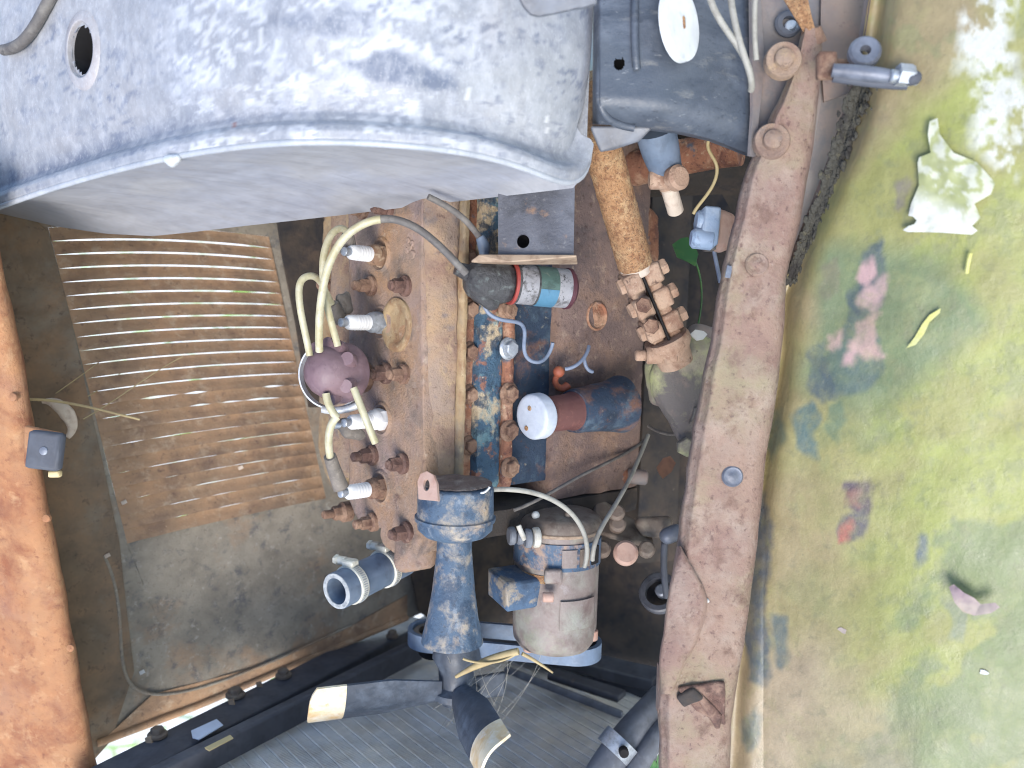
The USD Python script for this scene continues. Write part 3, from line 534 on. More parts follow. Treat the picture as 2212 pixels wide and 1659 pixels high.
# oil filler
op = P(1146, 901, .885); oa = unit(P(1392, 866, 1.01) - op)
oil = thing('oil_filler', 'white round oil filler cap with two rust spots on a red neck', 'oil filler', op)
part(oil, 'cap', lathe(op, oa, [(0, 0), (.0002, .020), (.001, .0232), (.003, .0248), (.014, .0252), (.0165, .0242), (.0175, .020), (.0175, 0)], 64), mats['white_cap'], 40)
ou, ov = frame(oa)[1:]
for px, py in ((1144, 882), (1137, 925)):
    q = on(op, oa, px, py); part(oil, 'rust_spot', cyl(q - oa * .0012, oa, .003, .0028, .0008, 16), mats['tube_rust'], 40, label='rusty rivet head in the cap')
part(oil, 'neck', lathe(op + oa * .016, oa, [(0, .019), (.045, .0205), (.047, .022), (.050, .022), (.050, 0)], 48), mats['red_tube'], 40)
part(oil, 'housing', cast(lathe(op + oa * .064, oa, [(0, 0), (0, .024), (.006, .0255), (.02, .026), (.04, .0275), (.06, .030), (.080, .034), (.082, 0)], 40), edge=.012, it=0, amp=.0016, sc=60), mats['dark_blue'], 50)
# ================================================================ horn (body and trumpet)
ha = -X
hp = P(985, 1044, .825)
horn = thing('horn', 'trumpet horn with worn blue paint standing in front of the engine', 'horn', hp)
part(horn, 'body', cast(lathe(hp, ha, [(0, 0), (.0005, .030), (.002, .0365), (.005, .0378), (.033, .0385), (.0335, .0405), (.037, .0405), (.0375, .0385), (.046, .0375), (.052, .031), (.056, .020), (.056, 0)], 64), edge=.006, it=0, amp=.0005, sc=120), mats['horn_paint'], 50)
part(horn, 'back_cover', cast(lathe(hp + X * .0002, X, [(0, .036), (.002, .034), (.0022, .022), (.005, .019), (.005, .008), (.003, .006), (.003, 0)], 48), edge=.004, it=0, amp=.0016, sc=150), mats['horn_back'], 60)
part(horn, 'foil_lip', sweep([P(x, y, .80) for x, y in ((955, 1062), (985, 1066), (1005, 1058), (1030, 1064), (1058, 1052))], .0012, 40, 8), mats['clip_metal'], 60)
tp = hp + ha * .050
part(horn, 'trumpet', cast(lathe(tp, ha, [(0, 0), (0, .0175), (.02, .0180), (.06, .0218), (.088, .0262), (.104, .0298), (.110, .0312), (.113, .0316), (.1135, .0304), (.10, .027), (.06, .016), (.058, 0)], 64), edge=.007, it=0, amp=.0005, sc=120), mats['horn_paint'], 50)
tabn = unit(BK * .8 - RT * .45 + UP * .25); tb = P(925, 1050, .775)
slot = [(921 + 7 * math.cos(t), 1048 + 13 * math.sin(t)) for t in np.linspace(0, 6.28, 20, endpoint=False)]
part(horn, 'mounting_tab', plate([(904, 1078), (902, 1040), (908, 1024), (922, 1018), (936, 1026), (943, 1044), (946, 1082)], tb, tabn, .0035, [slot]), mats['horn_rust'], 30)

# ================================================================ generator
ga = -X; gp = P(1206, 1112, .955)
gen = thing('generator', 'cylindrical generator with grey green dust and a blue regulator box', 'generator', gp)
r = .0490
part(gen, 'body', cast(lathe(gp + ga * .012, ga, [(0, 0), (0, r), (.118, r), (.132, r * .97), (.140, r * .86), (.143, r * .6), (.143, 0)], 64), edge=.008, it=0, amp=.0005, sc=100), mats['gen_body'], 50)
part(gen, 'end_cap', lathe(gp - ga * .006, ga, [(0, 0), (-.001, .016), (0, .030), (.0025, .0425), (.006, .0475), (.012, .0505), (.018, .0508), (.019, .0492), (.019, 0)], 64), mats['gen_cap'], 40)
part(gen, 'cap_rim', ringm(gp + ga * .011, ga, .004, .0522, .048, .001, 64), mats['edge_tan'], 40)
# cover band with windows
def band(a, b, rr, t0, t1, n=40):
    aa = ga; u = unit(BK - aa * (BK @ aa)); v = np.cross(aa, u); C = []
    for h in (a, b): C.append([gp + aa * h + (math.cos(t) * u + math.sin(t) * v) * rr for t in np.linspace(t0, t1, n)])
    m = loft(C, n); m2 = loft([[p - (p - gp - aa * ((p - gp) @ aa)) * (.0015 / rr) for p in c] for c in C], n)
    V = np.vstack([m.vertices, m2.vertices]); k = len(m.vertices); F = np.vstack([m.faces, m2.faces[:, ::-1] + k])
    E = [(i, i + 1) for i in range(n - 1)] + [(2 * n - 1 - i, 2 * n - 2 - i) for i in range(n - 1)] + [(n - 1, 2 * n - 1), (n, 0)]
    F = np.vstack([F, [[b_, a_, a_ + k] for a_, b_ in E], [[b_, a_ + k, b_ + k] for a_, b_ in E]])
    return face(trimesh.Trimesh(V, F, process=False))
part(gen, 'cover_band', band(.022, .052, r + .0016, -2.2, 2.2), mats['gen_blue'], 50)
sgn = np.sign(np.cross(ga, unit(BK - ga * (BK @ ga))) @ RT)
for t0, t1, m in ((.05, .38, 'gen_body'), (.46, .72, 'gen_cap'), (.80, 1.06, 'dark_hole')):
    a_, b_ = sorted((sgn * t0, sgn * t1)); part(gen, 'brush_window', band(.027, .047, r + .0034, a_, b_, 10), mats[m], 50)
part(gen, 'rust_seam', band(.058, .067, r + .001, *sorted((sgn * -.95, sgn * -.3)), 14), mats['tube_rust'], 50)
tq = P(1130, 1165, .905)
for k, (px, py, rr) in enumerate([(1098, 1158, .010), (1116, 1162, .0075), (1133, 1163, .0105), (1151, 1161, .0112)]):
    part(gen, 'terminal_stud', cyl(P(px, py, .905), unit(RT - BK * .25), .0075, rr, .0015, 24), mats['wire_white' if k > 2 else 'pipe_grey'], 40)
part(gen, 'terminal_tag', sweep(pxs([(1120, 1135, .90), (1126, 1150, .90), (1134, 1166, .90)]), .003, 8, 10), mats['wire_white'], 40)
for px, py in ((1157, 1113), (1228, 1112)): part(gen, 'rivet', hull([P(px, py, .925)], .0048), mats['fleck' if px < 1200 else 'gen_cap'], 60)
# regulator box
rbc = P(1116, 1268, .93); rax = (unit(RT * .9 + BK * -.42), unit(UP + BK * .1), unit(BK * .9 + RT * .42))
part(gen, 'regulator_box', box(rbc, (unit(RT * .86 - BK * .5), unit(UP * .97 + BK * .24), np.cross(unit(RT * .86 - BK * .5), unit(UP * .97 + BK * .24))), (.052, .036, .046), .004), mats['box_blue'], 40)
part(gen, 'bracket_clamp', box(P(1195, 1245, .905), (RT, UP, BK), (.020, .016, .010), .003), mats['gen_body'], 40)
part(gen, 'clamp_screw', cyl(P(1172, 1290, .90), RT, .012, .0055, .001, 16), mats['horn_rust'], 40)
part(gen, 'mounting_foot', band(.085, .118, r + .003, *sorted((sgn * .05, sgn * .95)), 24), mats['gen_body'], 50)
for px, py in ((1143, 1385), (1210, 1392), (1280, 1360)): part(gen, 'through_bolt', cyl(P(px, py, .955), -X, .012, .0065, .001, 16), mats['horn_rust'], 40)
straps = thing('generator_bracket', 'dark adjusting arm with bolts right of the generator', 'bracket', P(1330, 1160, 1.0))
part(straps, 'arm', hull([P(1285, 1148, .98), P(1405, 1178, 1.0), P(1400, 1150, 1.02), P(1290, 1080, 1.02)], .004), mats['gen_cap'], 40)
part(straps, 'disc_bolt', cyl(P(1350, 1197, .97), unit(BK + UP * .4), .012, .0145, .003, 24), mats['horn_rust'], 40)
for px, py in ((1330, 1112), (1332, 1137), (1300, 1190), (1395, 1190)): part(straps, 'bolt', cyl(P(px, py, .98), unit(BK + UP * .5), .014, .010, .003, 20), mats['gen_cap'], 40)
part(straps, 'clevis', hull([P(1385, 1130, 1.0), P(1440, 1128, 1.0), P(1430, 1150, 1.0), P(1395, 1145, 1.0)], .008), mats['gen_cap'], 50)

# wires over the generator
def wire(label, pts, rr=.0018, m='wire_grey', name='wire', group=None):
    o = pxs(pts); obj(name, label, 'wire', sweep(o, rr, 70, 10), mats[m], 60, group=group)
wire('pale grey wire arching from horn down over the generator', [(1058, 1058, .83), (1110, 1058, .83), (1170, 1070, .84), (1222, 1098, .85), (1256, 1140, .87), (1268, 1185, .89), (1262, 1225, .90)], .0026)
wire('dark wire running up right from behind the horn to the rail', [(1110, 1102, .90), (1170, 1075, .92), (1250, 1030, .96), (1340, 985, 1.02), (1400, 945, 1.06)], .0020, 'grey_rubber')
wire('grey wire bending from the generator up to the dark gap', [(1280, 1210, .90), (1290, 1160, .90), (1320, 1105, .93), (1352, 1050, .97), (1380, 990, 1.02), (1400, 940, 1.06)], .0026)
wire('thin wire looping below the mossy steering gear casting', [(1400, 920, 1.02), (1430, 935, 1.0), (1465, 936, .97), (1490, 915, .94), (1502, 880, .92)], .0018, 'grey_rubber')
wire('tan wire dropping from the black box to the blue connector', [(1532, 300, .80), (1534, 330, .80), (1548, 358, .80), (1540, 400, .81), (1512, 440, .82), (1498, 462, .825)], .0017, 'wire_tan')
wire('blue grey wire below the connector against the rail', [(1538, 520, .86), (1546, 560, .87), (1556, 610, .88)], .0022, 'wire_blue')
wire('long white wire running along the right side of the black box', [(1532, -10, .665), (1566, 60, .67), (1600, 110, .675), (1618, 150, .68), (1624, 190, .69)], .0027, 'wire_grey')
wire('second white wire joining it near the lower flange corner', [(1578, -10, .67), (1588, 50, .67), (1604, 110, .672), (1620, 160, .678), (1622, 195, .69)], .0027, 'wire_grey')
wire('white braid against the black box flange by the rail', [(1632, -10, .68), (1630, 60, .685), (1634, 130, .69)], .0022, 'wire_grey')

# ================================================================ water hose with two clamps
qa = P(872, 1208, .985); qb = P(727, 1277, .895); hd = unit(qb - qa); hl = np.linalg.norm(qb - qa)
hose = thing('radiator_hose', 'grey rubber hose stub with open end and two steel clamps', 'hose', qa)
part(hose, 'rubber', lathe(qa, hd, [(0, .0195), (hl * .5, .0200), (hl - .001, .0205), (hl, .0198), (hl, .0150), (hl - .045, .0145), (hl - .045, 0)], 56), mats['hose_rubber'], 40)
part(hose, 'cut_end', ringm(qa + hd * (hl - .0004), hd, .0012, .0199, .0148, .0004, 56), mats['hose_end'], 40)
hu = unit(UP - hd * (UP @ hd)); hv = np.cross(hd, hu)
for k, t in enumerate((.30, .79)):
    c = qa + hd * hl * t
    cl = part(hose, 'hose_clamp', ringm(c - hd * .0055, hd, .011, .0222, .0200, .0006, 56), mats['clamp_steel'], 40)
    for a in np.linspace(-1.9, .6, 22): pass
    part(cl, 'slots', cat(*[box(c + (math.cos(a) * hu + math.sin(a) * hv) * .0223, (hd, -math.sin(a) * hu + math.cos(a) * hv, math.cos(a) * hu + math.sin(a) * hv), (.006, .0011, .0010), .0003) for a in np.linspace(-2.6, 2.6, 46)]), mats['hose_end'], 40)
    hc = c + hu * .0245 - hv * .001
    part(cl, 'screw_housing', box(hc, (hv, hd, hu), (.017, .012, .008), .002), mats['clamp_steel'], 40)
    part(cl, 'screw', cat(cyl(hc + hv * .006 * (1 if hv @ RT < 0 else -1) + hu * .001, hv * (1 if hv @ RT < 0 else -1), .013, .0048, .001, 18), hexnut(hc + hv * .017 * (1 if hv @ RT < 0 else -1) + hu * .001, hv * (1 if hv @ RT < 0 else -1), .006, .0058)), mats['clamp_steel'], 40)

# ================================================================ belt, pulleys, fan
bx = P(1100, 1412, 1.0)                                    # plane of the belt
def onx(x, y, off=0.): return on(bx + X * off, X, x, y)
pc1, pc2 = onx(938, 1372), onx(1240, 1398)
r1, r2 = .0335, .034
def stadium(ra, rb):
    out = []; d = unit(pc2 - pc1); e = np.cross(X, d)
    for t in np.linspace(np.pi / 2, 3 * np.pi / 2, 30): out.append(pc1 + (math.cos(t) * d + math.sin(t) * e) * ra)
    for k in range(1, 12): out.append(pc1 - e * ra + (pc2 - e * rb - pc1 + e * ra) * k / 12)
    for t in np.linspace(-np.pi / 2, np.pi / 2, 30): out.append(pc2 + (math.cos(t) * d + math.sin(t) * e) * rb)
    for k in range(1, 12): out.append(pc2 + e * rb + (pc1 + e * ra - pc2 - e * rb) * k / 12)
    return out
bw = .0195
def strip(o, i, w):
    a, b = stadium(*o), stadium(*i); n = len(a); h = X * w / 2
    C = [[p + h for p in a], [p - h for p in a], [p - h for p in b], [p + h for p in b]]
    V = np.vstack(C); F = []
    for c in range(4):
        for j in range(n):
            k = (j + 1) % n; p, q = c * n, ((c + 1) % 4) * n; F += [[p + j, p + k, q + k], [p + j, q + k, q + j]]
    return fixed(trimesh.Trimesh(V, F, process=False))
belt = thing('fan_belt', 'wide grey blue drive belt looping between fan pulley and generator', 'belt', pc1)
part(belt, 'loop', strip((r1, r2), (r1 - .006, r2 - .006), bw), mats['belt_rubber'], 40)
pul = thing('fan_pulley', 'steel pulley inside the left end of the belt', 'pulley', pc1)
part(pul, 'rim', ringm(pc1 + X * .007, -X, .014, r1 - .0065, .020, .001, 56), mats['pulley_steel'], 40)
part(pul, 'hub', cyl(pc1 + X * .004, -X, .03, .0195, .003, 32), mats['dark_hole'], 40)
part(gen, 'pulley', ringm(pc2 + X * .007, -X, .014, r2 - .0065, .012, .001, 56), mats['dark_hole'], 40)
part(gen, 'pulley_hub', cyl(pc2 + X * .03, -X, .05, .013, .002, 24), mats['dark_hole'], 40)
# fan
fc = P(985, 1486, 1.015)
fan = thing('cooling_fan', 'dark blue cooling fan, blade tips painted cream, ahead of the belt', 'fan', fc)
part(fan, 'hub', lathe(fc + X * .06, -X, [(0, 0), (0, .026), (.02, .030), (.035, .022), (.055, .021), (.060, .030), (.068, .030), (.070, .02), (.078, .018), (.080, 0)], 44), mats['fan_blue'], 40)
def blade(u, L, wdt, root, m1, m2):
    ch = unit(np.cross(-X, u) * .62 - X * .78); nn = np.cross(u, ch)
    f = lambda t, s: fc + u * t + ch * (s * (wdt * (.55 + .45 * min(1, (t - root) / (L * .35))))) + nn * (.010 * (1 - 4 * s * s)) * (-1 if nn @ BK < 0 else 1)
    def sheet(t0, t1, rnd=False):
        C = []
        for s in np.linspace(-.5, .5, 11):
            e = t1 - (.10 * wdt * (abs(s) * 2) ** 4 if rnd else 0); C.append([f(t, s) for t in np.linspace(t0, e, 18)])
        m = loft(C, 18); k = len(m.vertices); off = m.vertex_normals * .0016
        V = np.vstack([m.vertices + off, m.vertices - off]); F = np.vstack([m.faces, m.faces[:, ::-1] + k]); n, c = 18, 11
        loop = list(range(n)) + [i * n + n - 1 for i in range(1, c)] + [(c - 1) * n + j for j in range(n - 2, -1, -1)] + [i * n for i in range(c - 2, 0, -1)]
        F = np.vstack([F, [[loop[i], loop[i - 1], loop[i] + k] for i in range(len(loop))], [[loop[i - 1], loop[i - 1] + k, loop[i] + k] for i in range(len(loop))]])
        return fixed(trimesh.Trimesh(V, F, process=False))
    b = part(fan, 'blade', sheet(root, L * .765), m1, 40)
    part(b, 'painted_tip', sheet(L * .766, L, True), m2, 40)
def to(x, y, d): return P(x, y, d) - fc
uz = unit(Z * .93 + Y * .36); uz = uz - X * (uz @ X); uz = unit(uz)
Lt = np.linalg.norm(walk(fc, uz, 664) - fc)
uy = np.cross(X, uz)
uy = uy if uy @ Y < 0 else -uy
for u in (uz, uy): blade(u, Lt * (1 if u is uz else .93), .082 if u is uz else .052, .022, mats['fan_blue'], mats['tip_cream'])
for u in (-uz, -uy): part(fan, 'blade_stub', hull([fc + u * .02 + X * .008, fc + u * .02 - X * .012, fc + u * .06 + X * .01, fc + u * .06 - X * .014], .004), mats['fan_blue'], 40)

# ================================================================ radiator
rx = P(1000, 1560, 1.16)
def onr(x, y, off=0.): return on(rx + X * off, X, x, y)
rad = thing('radiator', 'grey finned radiator core in a dark frame at the bottom of the picture', 'radiator', rx)
part(rad, 'core', plate([(250, 1790), (905, 1395), (1100, 1420), (1420, 1500), (1420, 1790)], rx, X, .03), mats['radiator_core'], 20)
# fins: thin strips standing upright in the vehicle
pa, pb = onr(300, 1770), onr(1000, 1420)
fin = []
y_far = onr(640, 1560)[1]; y_near = onr(1420, 1600)[1]; ztop = onr(330, 1760)[2]; zbot = onr(1380, 1480)[2]
for yy in np.arange(y_near, y_far, .0036):
    c = np.array([rx[0] + .0005, yy, (ztop + zbot) / 2]); fin.append(trimesh.creation.box((.0012, .0006, abs(ztop - zbot)), trimesh.transformations.translation_matrix(c)))
part(rad, 'core_back', box(np.array([rx[0] - .013, (y_near + y_far) / 2, (zbot + ztop) / 2]), (X, Y, Z), (.022, abs(y_far - y_near) + .01, abs(ztop - zbot) + .01), .002), mats['radiator_core'], 40)
part(rad, 'fin', cat(*fin), mats['fin_metal'], False, kind='stuff')
for zz in np.linspace(zbot, ztop, 40):
    part(rad, 'tube', trimesh.creation.box((.0020, y_far - y_near, .0022), trimesh.transformations.translation_matrix((rx[0] + .0006, (y_far + y_near) / 2, zz))), mats['fin_metal'], False)
# dark side channel along the far edge
q0, q1 = onr(150, 1740, .02), onr(900, 1350, .02)
def bar(a, b, w, h, m, parent, name, nrm=X, rr=.004):
    d = unit(b - a); n = unit(nrm - d * (nrm @ d)); e = np.cross(d, n); return part(parent, name, box((a + b) / 2, (d, e, n), (np.linalg.norm(b - a), w, h), rr), m, 40)
bar(q0, q1, .060, .03, mats['radiator_black'], rad, 'side_channel')
bar(onr(215, 1752, .03), onr(905, 1400, .03), .020, .035, mats['radiator_black'], rad, 'inner_channel')
bar(onr(905, 1345, .025), onr(1420, 1470, .025), .05, .02, mats['radiator_black'], rad, 'lower_tank')
bar(onr(1090, 1445, .03), onr(1345, 1545, .03), .010, .012, mats['pipe_grey'], rad, 'seam_strip')
bar(onr(1190, 1455, .035), onr(1345, 1505, .035), .028, .012, mats['radiator_black'], rad, 'tab_plate')
def sticker(name, pix, m, off=.047): part(rad, name, plate(pix, rx + X * off, X, .0012), m, False)
sticker('label_plate', [(413, 1578), (468, 1553), (482, 1566), (430, 1597), (416, 1593)], mats['sticker_white']); sticker('label_plate', [(434, 1610), (492, 1582), (504, 1594), (452, 1621)], mats['sticker_tan'])
for i, (px, py, rr) in enumerate([(508, 1505, .013), (612, 1463, .0115), (340, 1592, .012), (847, 1377, .010)]):
    q = onr(px, py, .036); part(rad, 'frame_bolt', cat(cyl(q, X, .006, rr, .0015, 24), hexnut(q + X * .006, X, .006, rr * .7)), mats['gen_cap'], 32)
for i, (px, py) in enumerate([(322, 1600), (612, 1450), (560, 1480), (500, 1518)]):
    q = onr(px, py, .037); part(rad, 'clip', box(q, (unit(RT + UP * .3), unit(UP - RT * .3), BK), (.008, .010, .004), .001), mats['edge_tan'], 40)
for i, (px, py) in enumerate([(500, 1633), (512, 1625), (535, 1585), (480, 1640)]):
    q = onr(px, py, .01); obj('paint_flake', ['pale flake stuck low on the radiator core', 'small pale flake beside another on the radiator', 'single white flake below the tan label', 'leftmost pale flake on the radiator fins'][i], 'flake', box(q, (unit(RT + UP * .4), unit(UP - RT * .4), BK), (.016 - .003 * i, .006, .001), .0004), mats['fleck'], 40)
# lower pipe
pip = thing('lower_pipe', 'grey pipe elbow at the lower right beside the rail foot', 'pipe', P(1380, 1570, 1.0))
part(pip, 'pipe', sweep(pxs([(1432, 1510, 1.03), (1390, 1555, 1.0), (1335, 1620, .97), (1285, 1700, .95)]), .019, 30, 20), mats['pipe_grey'], 60)
part(pip, 'pipe', sweep(pxs([(1440, 1560, 1.0), (1405, 1610, .97), (1360, 1690, .95)]), .012, 20, 18), mats['pipe_grey'], 60)
part(pip, 'collar', sweep(pxs([(1345, 1596, .965), (1322, 1625, .96)]), .022, 8, 24), mats['zinc'], 40)
part(pip, 'bolt', cyl(P(1346, 1620, .94), BK, .01, .0055, .001, 14), mats['dark_hole'], 40)

# straw caught on the belt and elsewhere
def straw(label, pts, rr, m='straw', name='straw'): obj(name, label, 'straw', sweep(pxs(pts), rr, 24, 8), mats[m], 60)
straw('broad dry straw stalk lying across the belt', [(1120, 1407, .93), (1060, 1425, .94), (985, 1462, .96)], [.004, .005, .002])
straw('thin bright straw hanging below the belt to the right', [(1128, 1412, .93), (1160, 1430, .935), (1194, 1453, .94)], [.0022, .0018, .0012])
straw('curved straw blade drooping under the belt', [(1000, 1423, .94), (1050, 1432, .935), (1090, 1425, .93), (1118, 1410, .93)], .0014)
straw('long straw in front of the slotted panel, left of its middle', [(58, 863, .95), (130, 868, .97), (220, 886, 1.0), (302, 906, 1.02)], [.0018, .0016, .0014])
straw('thin slanting grass stem against the panel slots', [(180, 905, 1.0), (250, 862, 1.03), (330, 808, 1.06), (395, 770, 1.08)], .0007)
straw('second thin grass stem, above the long straw', [(120, 850, 1.0), (190, 800, 1.04), (240, 762, 1.08)], .0006)
straw('third thin stem crossing the upper slots, shortest', [(190, 856, 1.04), (250, 815, 1.08), (282, 782, 1.1)], .0006)
obj('curled_husk', 'pale curled husk caught left of the slotted panel', 'husk', sweep(pxs([(90, 868, .98), (120, 872, .985), (146, 895, .99), (156, 922, 1.0), (146, 945, 1.0)]), [.002, .007, .0085, .006, .003], 30, 10), mats['pale_husk'], 60)

# cobweb and dust threads round the fan and belt
r9 = np.random.default_rng(9); th = []
for k in range(15):
    a_ = P(960 + 240 * r9.random(), 1405 + 30 * r9.random(), .955 + .03 * r9.random()); b_ = P(930 + 190 * r9.random(), 1500 + 90 * r9.random(), .99 + .04 * r9.random()); m_ = (a_ + b_) / 2 + RT * .006 * r9.normal() - Z * .006
    th.append(sweep([a_, m_, b_], .00014 + .00012 * r9.random(), 12, 4))
obj('cobweb', 'fine cobweb threads hanging between belt and fan hub', 'cobweb', cat(*th), mats['wire_grey'], False, kind='stuff')
# ================================================================ slotted side panel on the far side
L0 = P(450, 850, 1.15)
def Lp(x, y, off=0.): return on(L0 - Y * off, -Y, x, y)
pan = thing('side_panel', 'rusty far side hood panel with a column of long narrow louvre slits', 'hood panel', L0)
NS = 23
def slot_pts(i, t):
    lx, ly = 112 + (275 - 112) * i / 22, 521 + (1174 - 521) * i / 22; rx_, ry = 586 + (704 - 586) * i / 22, 536 + (1077 - 536) * i / 22
    bul = 10 - 6.5 * i / 22
    return lx + (rx_ - lx) * t, ly + (ry - ly) * t - bul * 4 * t * (1 - t)
# frame sheet around the louvres
outer = [(-60, 360), (-60, 700), (215, 1612), (420, 1534), (640, 1440), (880, 1338), (1150, 1222), (1400, 1150), (1400, 360)]
hole = [slot_pts(-1.02, t) for t in np.linspace(0, 1, 9)] + [slot_pts(21.97, t) for t in np.linspace(1, 0, 9)]
fr = plate(outer, L0, -Y, .0016, [hole])
def dent(m, amp, sc, seed=1):
    v, f = trimesh.remesh.subdivide_to_size(m.vertices, m.faces, .02, max_iter=14); v = np.array(v)
    v[:, 1] += (fbm(v * sc, 3, seed) - .5) * 2 * amp; return trimesh.Trimesh(v, f)
part(pan, 'sheet', dent(fr, .004, 9), mats['panel_bare'], 50)
# flange folded along its front edge and its top
part(pan, 'front_flange', sweep([Lp(210, 1606, .004), Lp(420, 1528, .004), Lp(880, 1334, .004)], .005, 20, 10, False), mats['panel_rust'], 50)
nt = 46; tt = np.linspace(0, 1, nt)
for i in range(-1, 22):
    gap = (4.0 - .12 * i) if i < 13 else 1.2 - .06 * (i - 13)
    gtop = [(gap * .5) * (1 - abs(2 * t - 1) ** 6) for t in tt]
    C = []
    rows = 7
    for s in np.linspace(0, 1, rows):
        c = []
        for k, t in enumerate(tt):
            x0_, y0_ = slot_pts(i, t); x2_, y2_ = slot_pts(i + 1, t)
            nz = (float(noise(np.array([t * 14, i * 3.1, 0.]), 5)) - .5); nz2 = (float(noise(np.array([t * 14, (i + 1) * 3.1, 0.]), 5)) - .5)
            w0 = gtop[k] * (1 if i < 12 else max(0, .45 + 4.5 * nz)) if i >= 0 else 0; w1 = gtop[k] * (1 if i < 11 else max(0, .45 + 4.5 * nz2)) if i < 22 else 0
            a = (y0_ + w0, y2_ - w1); y = a[0] + (a[1] - a[0]) * s
            off = .0095 * (s ** 1.6) * min(1, 12 * t, 12 * (1 - t)) + .0006
            c.append(Lp(x0_ + (x2_ - x0_) * s, y, off))
        C.append(c)
    m = loft(C, nt); m.vertices = np.asarray(m.vertices); face(m)
    m.vertices[:, 1] += (fbm(m.vertices * 60, 2, i + 5) - .5) * .0012
    k = len(m.vertices); V = np.vstack([m.vertices, m.vertices + Y * .0011]); F = [m.faces, m.faces[:, ::-1] + k]
    n = nt; c = rows; lp = list(range(n)) + [q * n + n - 1 for q in range(1, c)] + [(c - 1) * n + j for j in range(n - 2, -1, -1)] + [q * n for q in range(c - 2, 0, -1)]
    F.append(np.array([[lp[q], lp[q - 1], lp[q] + k] for q in range(len(lp))])); F.append(np.array([[lp[q - 1], lp[q - 1] + k, lp[q] + k] for q in range(len(lp))]))
    part(pan, 'louver', trimesh.Trimesh(V, np.vstack(F), process=False), mats['panel_rust'], 40)
# solid front part of the panel with a pressed rectangle
part(pan, 'pressed_edge', sweep([Lp(225, 1200, .002), Lp(262, 1400, .003), Lp(285, 1480, .003), Lp(350, 1500, .003), Lp(560, 1440, .003), Lp(760, 1350, .003)], .0022, 40, 8), mats['panel_bare'], 60)
part(pan, 'hinge_rail', plate([(-80, 330), (104, 500), (142, 640), (222, 1000), (258, 1170), (275, 1330), (290, 1450), (240, 1600), (205, 1640), (-80, 700)], L0 - Y * .0030, -Y, .002), mats['panel_brown'], 40)
part(pan, 'lower_rust_band', dent(plate([(215, 1604), (330, 1500), (560, 1440), (760, 1352), (880, 1285), (880, 1330), (640, 1436), (420, 1530)], L0 - Y * .0024, -Y, .0012), .002, 12), mats['panel_rust'], 40)
for i, (px, py) in enumerate([(307, 1452), (268, 1085), (232, 1200), (520, 1010)]): obj('pale_fleck', ['white fleck low on the bare panel metal', 'small pale fleck left of the lowest slits', 'faint pale fleck on the panel below the bumper', 'pale crumb among the lower slits'][i], 'fleck', box(Lp(px, py, .006), (unit(RT + UP * .5), unit(UP - RT * .5), BK), (.0075, .005, .0012), .0005), mats['fleck' if i == 0 else 'pale_husk'], 40)

# ================================================================ rusty hood edge on the left, with rubber buffer
def hd_(y, o): return .80 + .16 * (y - 560) / 1100 + o
ys = np.linspace(380, 1760, 40); xr = np.interp(ys, [380, 560, 800, 970, 1200, 1400, 1760], [-25, 3, 55, 82, 128, 164, 226])
rim = [P(x + 1.5 * math.sin(y * .05), y, hd_(y, .030)) for x, y in zip(xr, ys)]
C = [[P(x - 420, y, hd_(y, .06)) for x, y in zip(xr, ys)], [P(x - 260, y, hd_(y, .016)) for x, y in zip(xr, ys)], [P(x - 120, y, hd_(y, 0)) for x, y in zip(xr, ys)], [P(x - 45, y, hd_(y, 0)) for x, y in zip(xr, ys)], [P(x - 16, y, hd_(y, .006)) for x, y in zip(xr, ys)], [P(x - 3, y, hd_(y, .016)) for x, y in zip(xr, ys)], rim, [P(x - 6, y, hd_(y, .045)) for x, y in zip(xr, ys)], [P(x - 60, y, hd_(y, .055)) for x, y in zip(xr, ys)], [P(x - 400, y, hd_(y, .085)) for x, y in zip(xr, ys)]]
hs = loft(C, 90, closed=True); hs = fixed(cast(hs, edge=.03, it=0, amp=.0015, sc=22))
hood = thing('hood_edge', 'bright orange rusty edge of the opened hood along the left side', 'hood', rim[15])
part(hood, 'sheet', hs, mats['hood_rust'], 60)
part(hood, 'rolled_lip', skin(sweep([p - RT * .007 + BK * .010 for p in rim], .0085, 200, 18), .0009, 60), mats['coupling_rust'], 60)
for px, py in ((28, 858), (118, 1120), (165, 1400)):
    k = np.interp(py, ys, xr); q = P(min(px, k - 12), py, hd_(py, -.0015)); part(hood, 'rivet', lathe(q, BK, [(-.003, .0042), (.0006, .0040), (.0012, .0025), (.0014, 0)], 20), mats['hood_rust'], 50)
bq = P(99, 973, .822)
bum = thing('rubber_buffer', 'dark square rubber buffer fixed to the hood edge', 'buffer', bq)
part(bum, 'block', box(bq, (unit(RT - UP * .12), unit(UP + RT * .12), BK), (.034, .038, .014), .004), mats['rubber_dark'], 40)
part(bum, 'screw', lathe(bq + BK * .007 + RT * .002, BK, [(0, .0042), (.001, .0040), (.0016, .002), (.0016, 0)], 20), mats['latch_steel'], 40)
part(bum, 'spacer', box(bq - UP * .024 + RT * .006 - BK * .006, (RT, UP, BK), (.012, .007, .008), .002), mats['sticker_tan'], 40)
part(bum, 'bracket', hull([P(60, 925, .84), P(100, 936, .836), P(130, 940, .836), P(60, 1000, .84)], .003), mats['hood_rust'], 50)

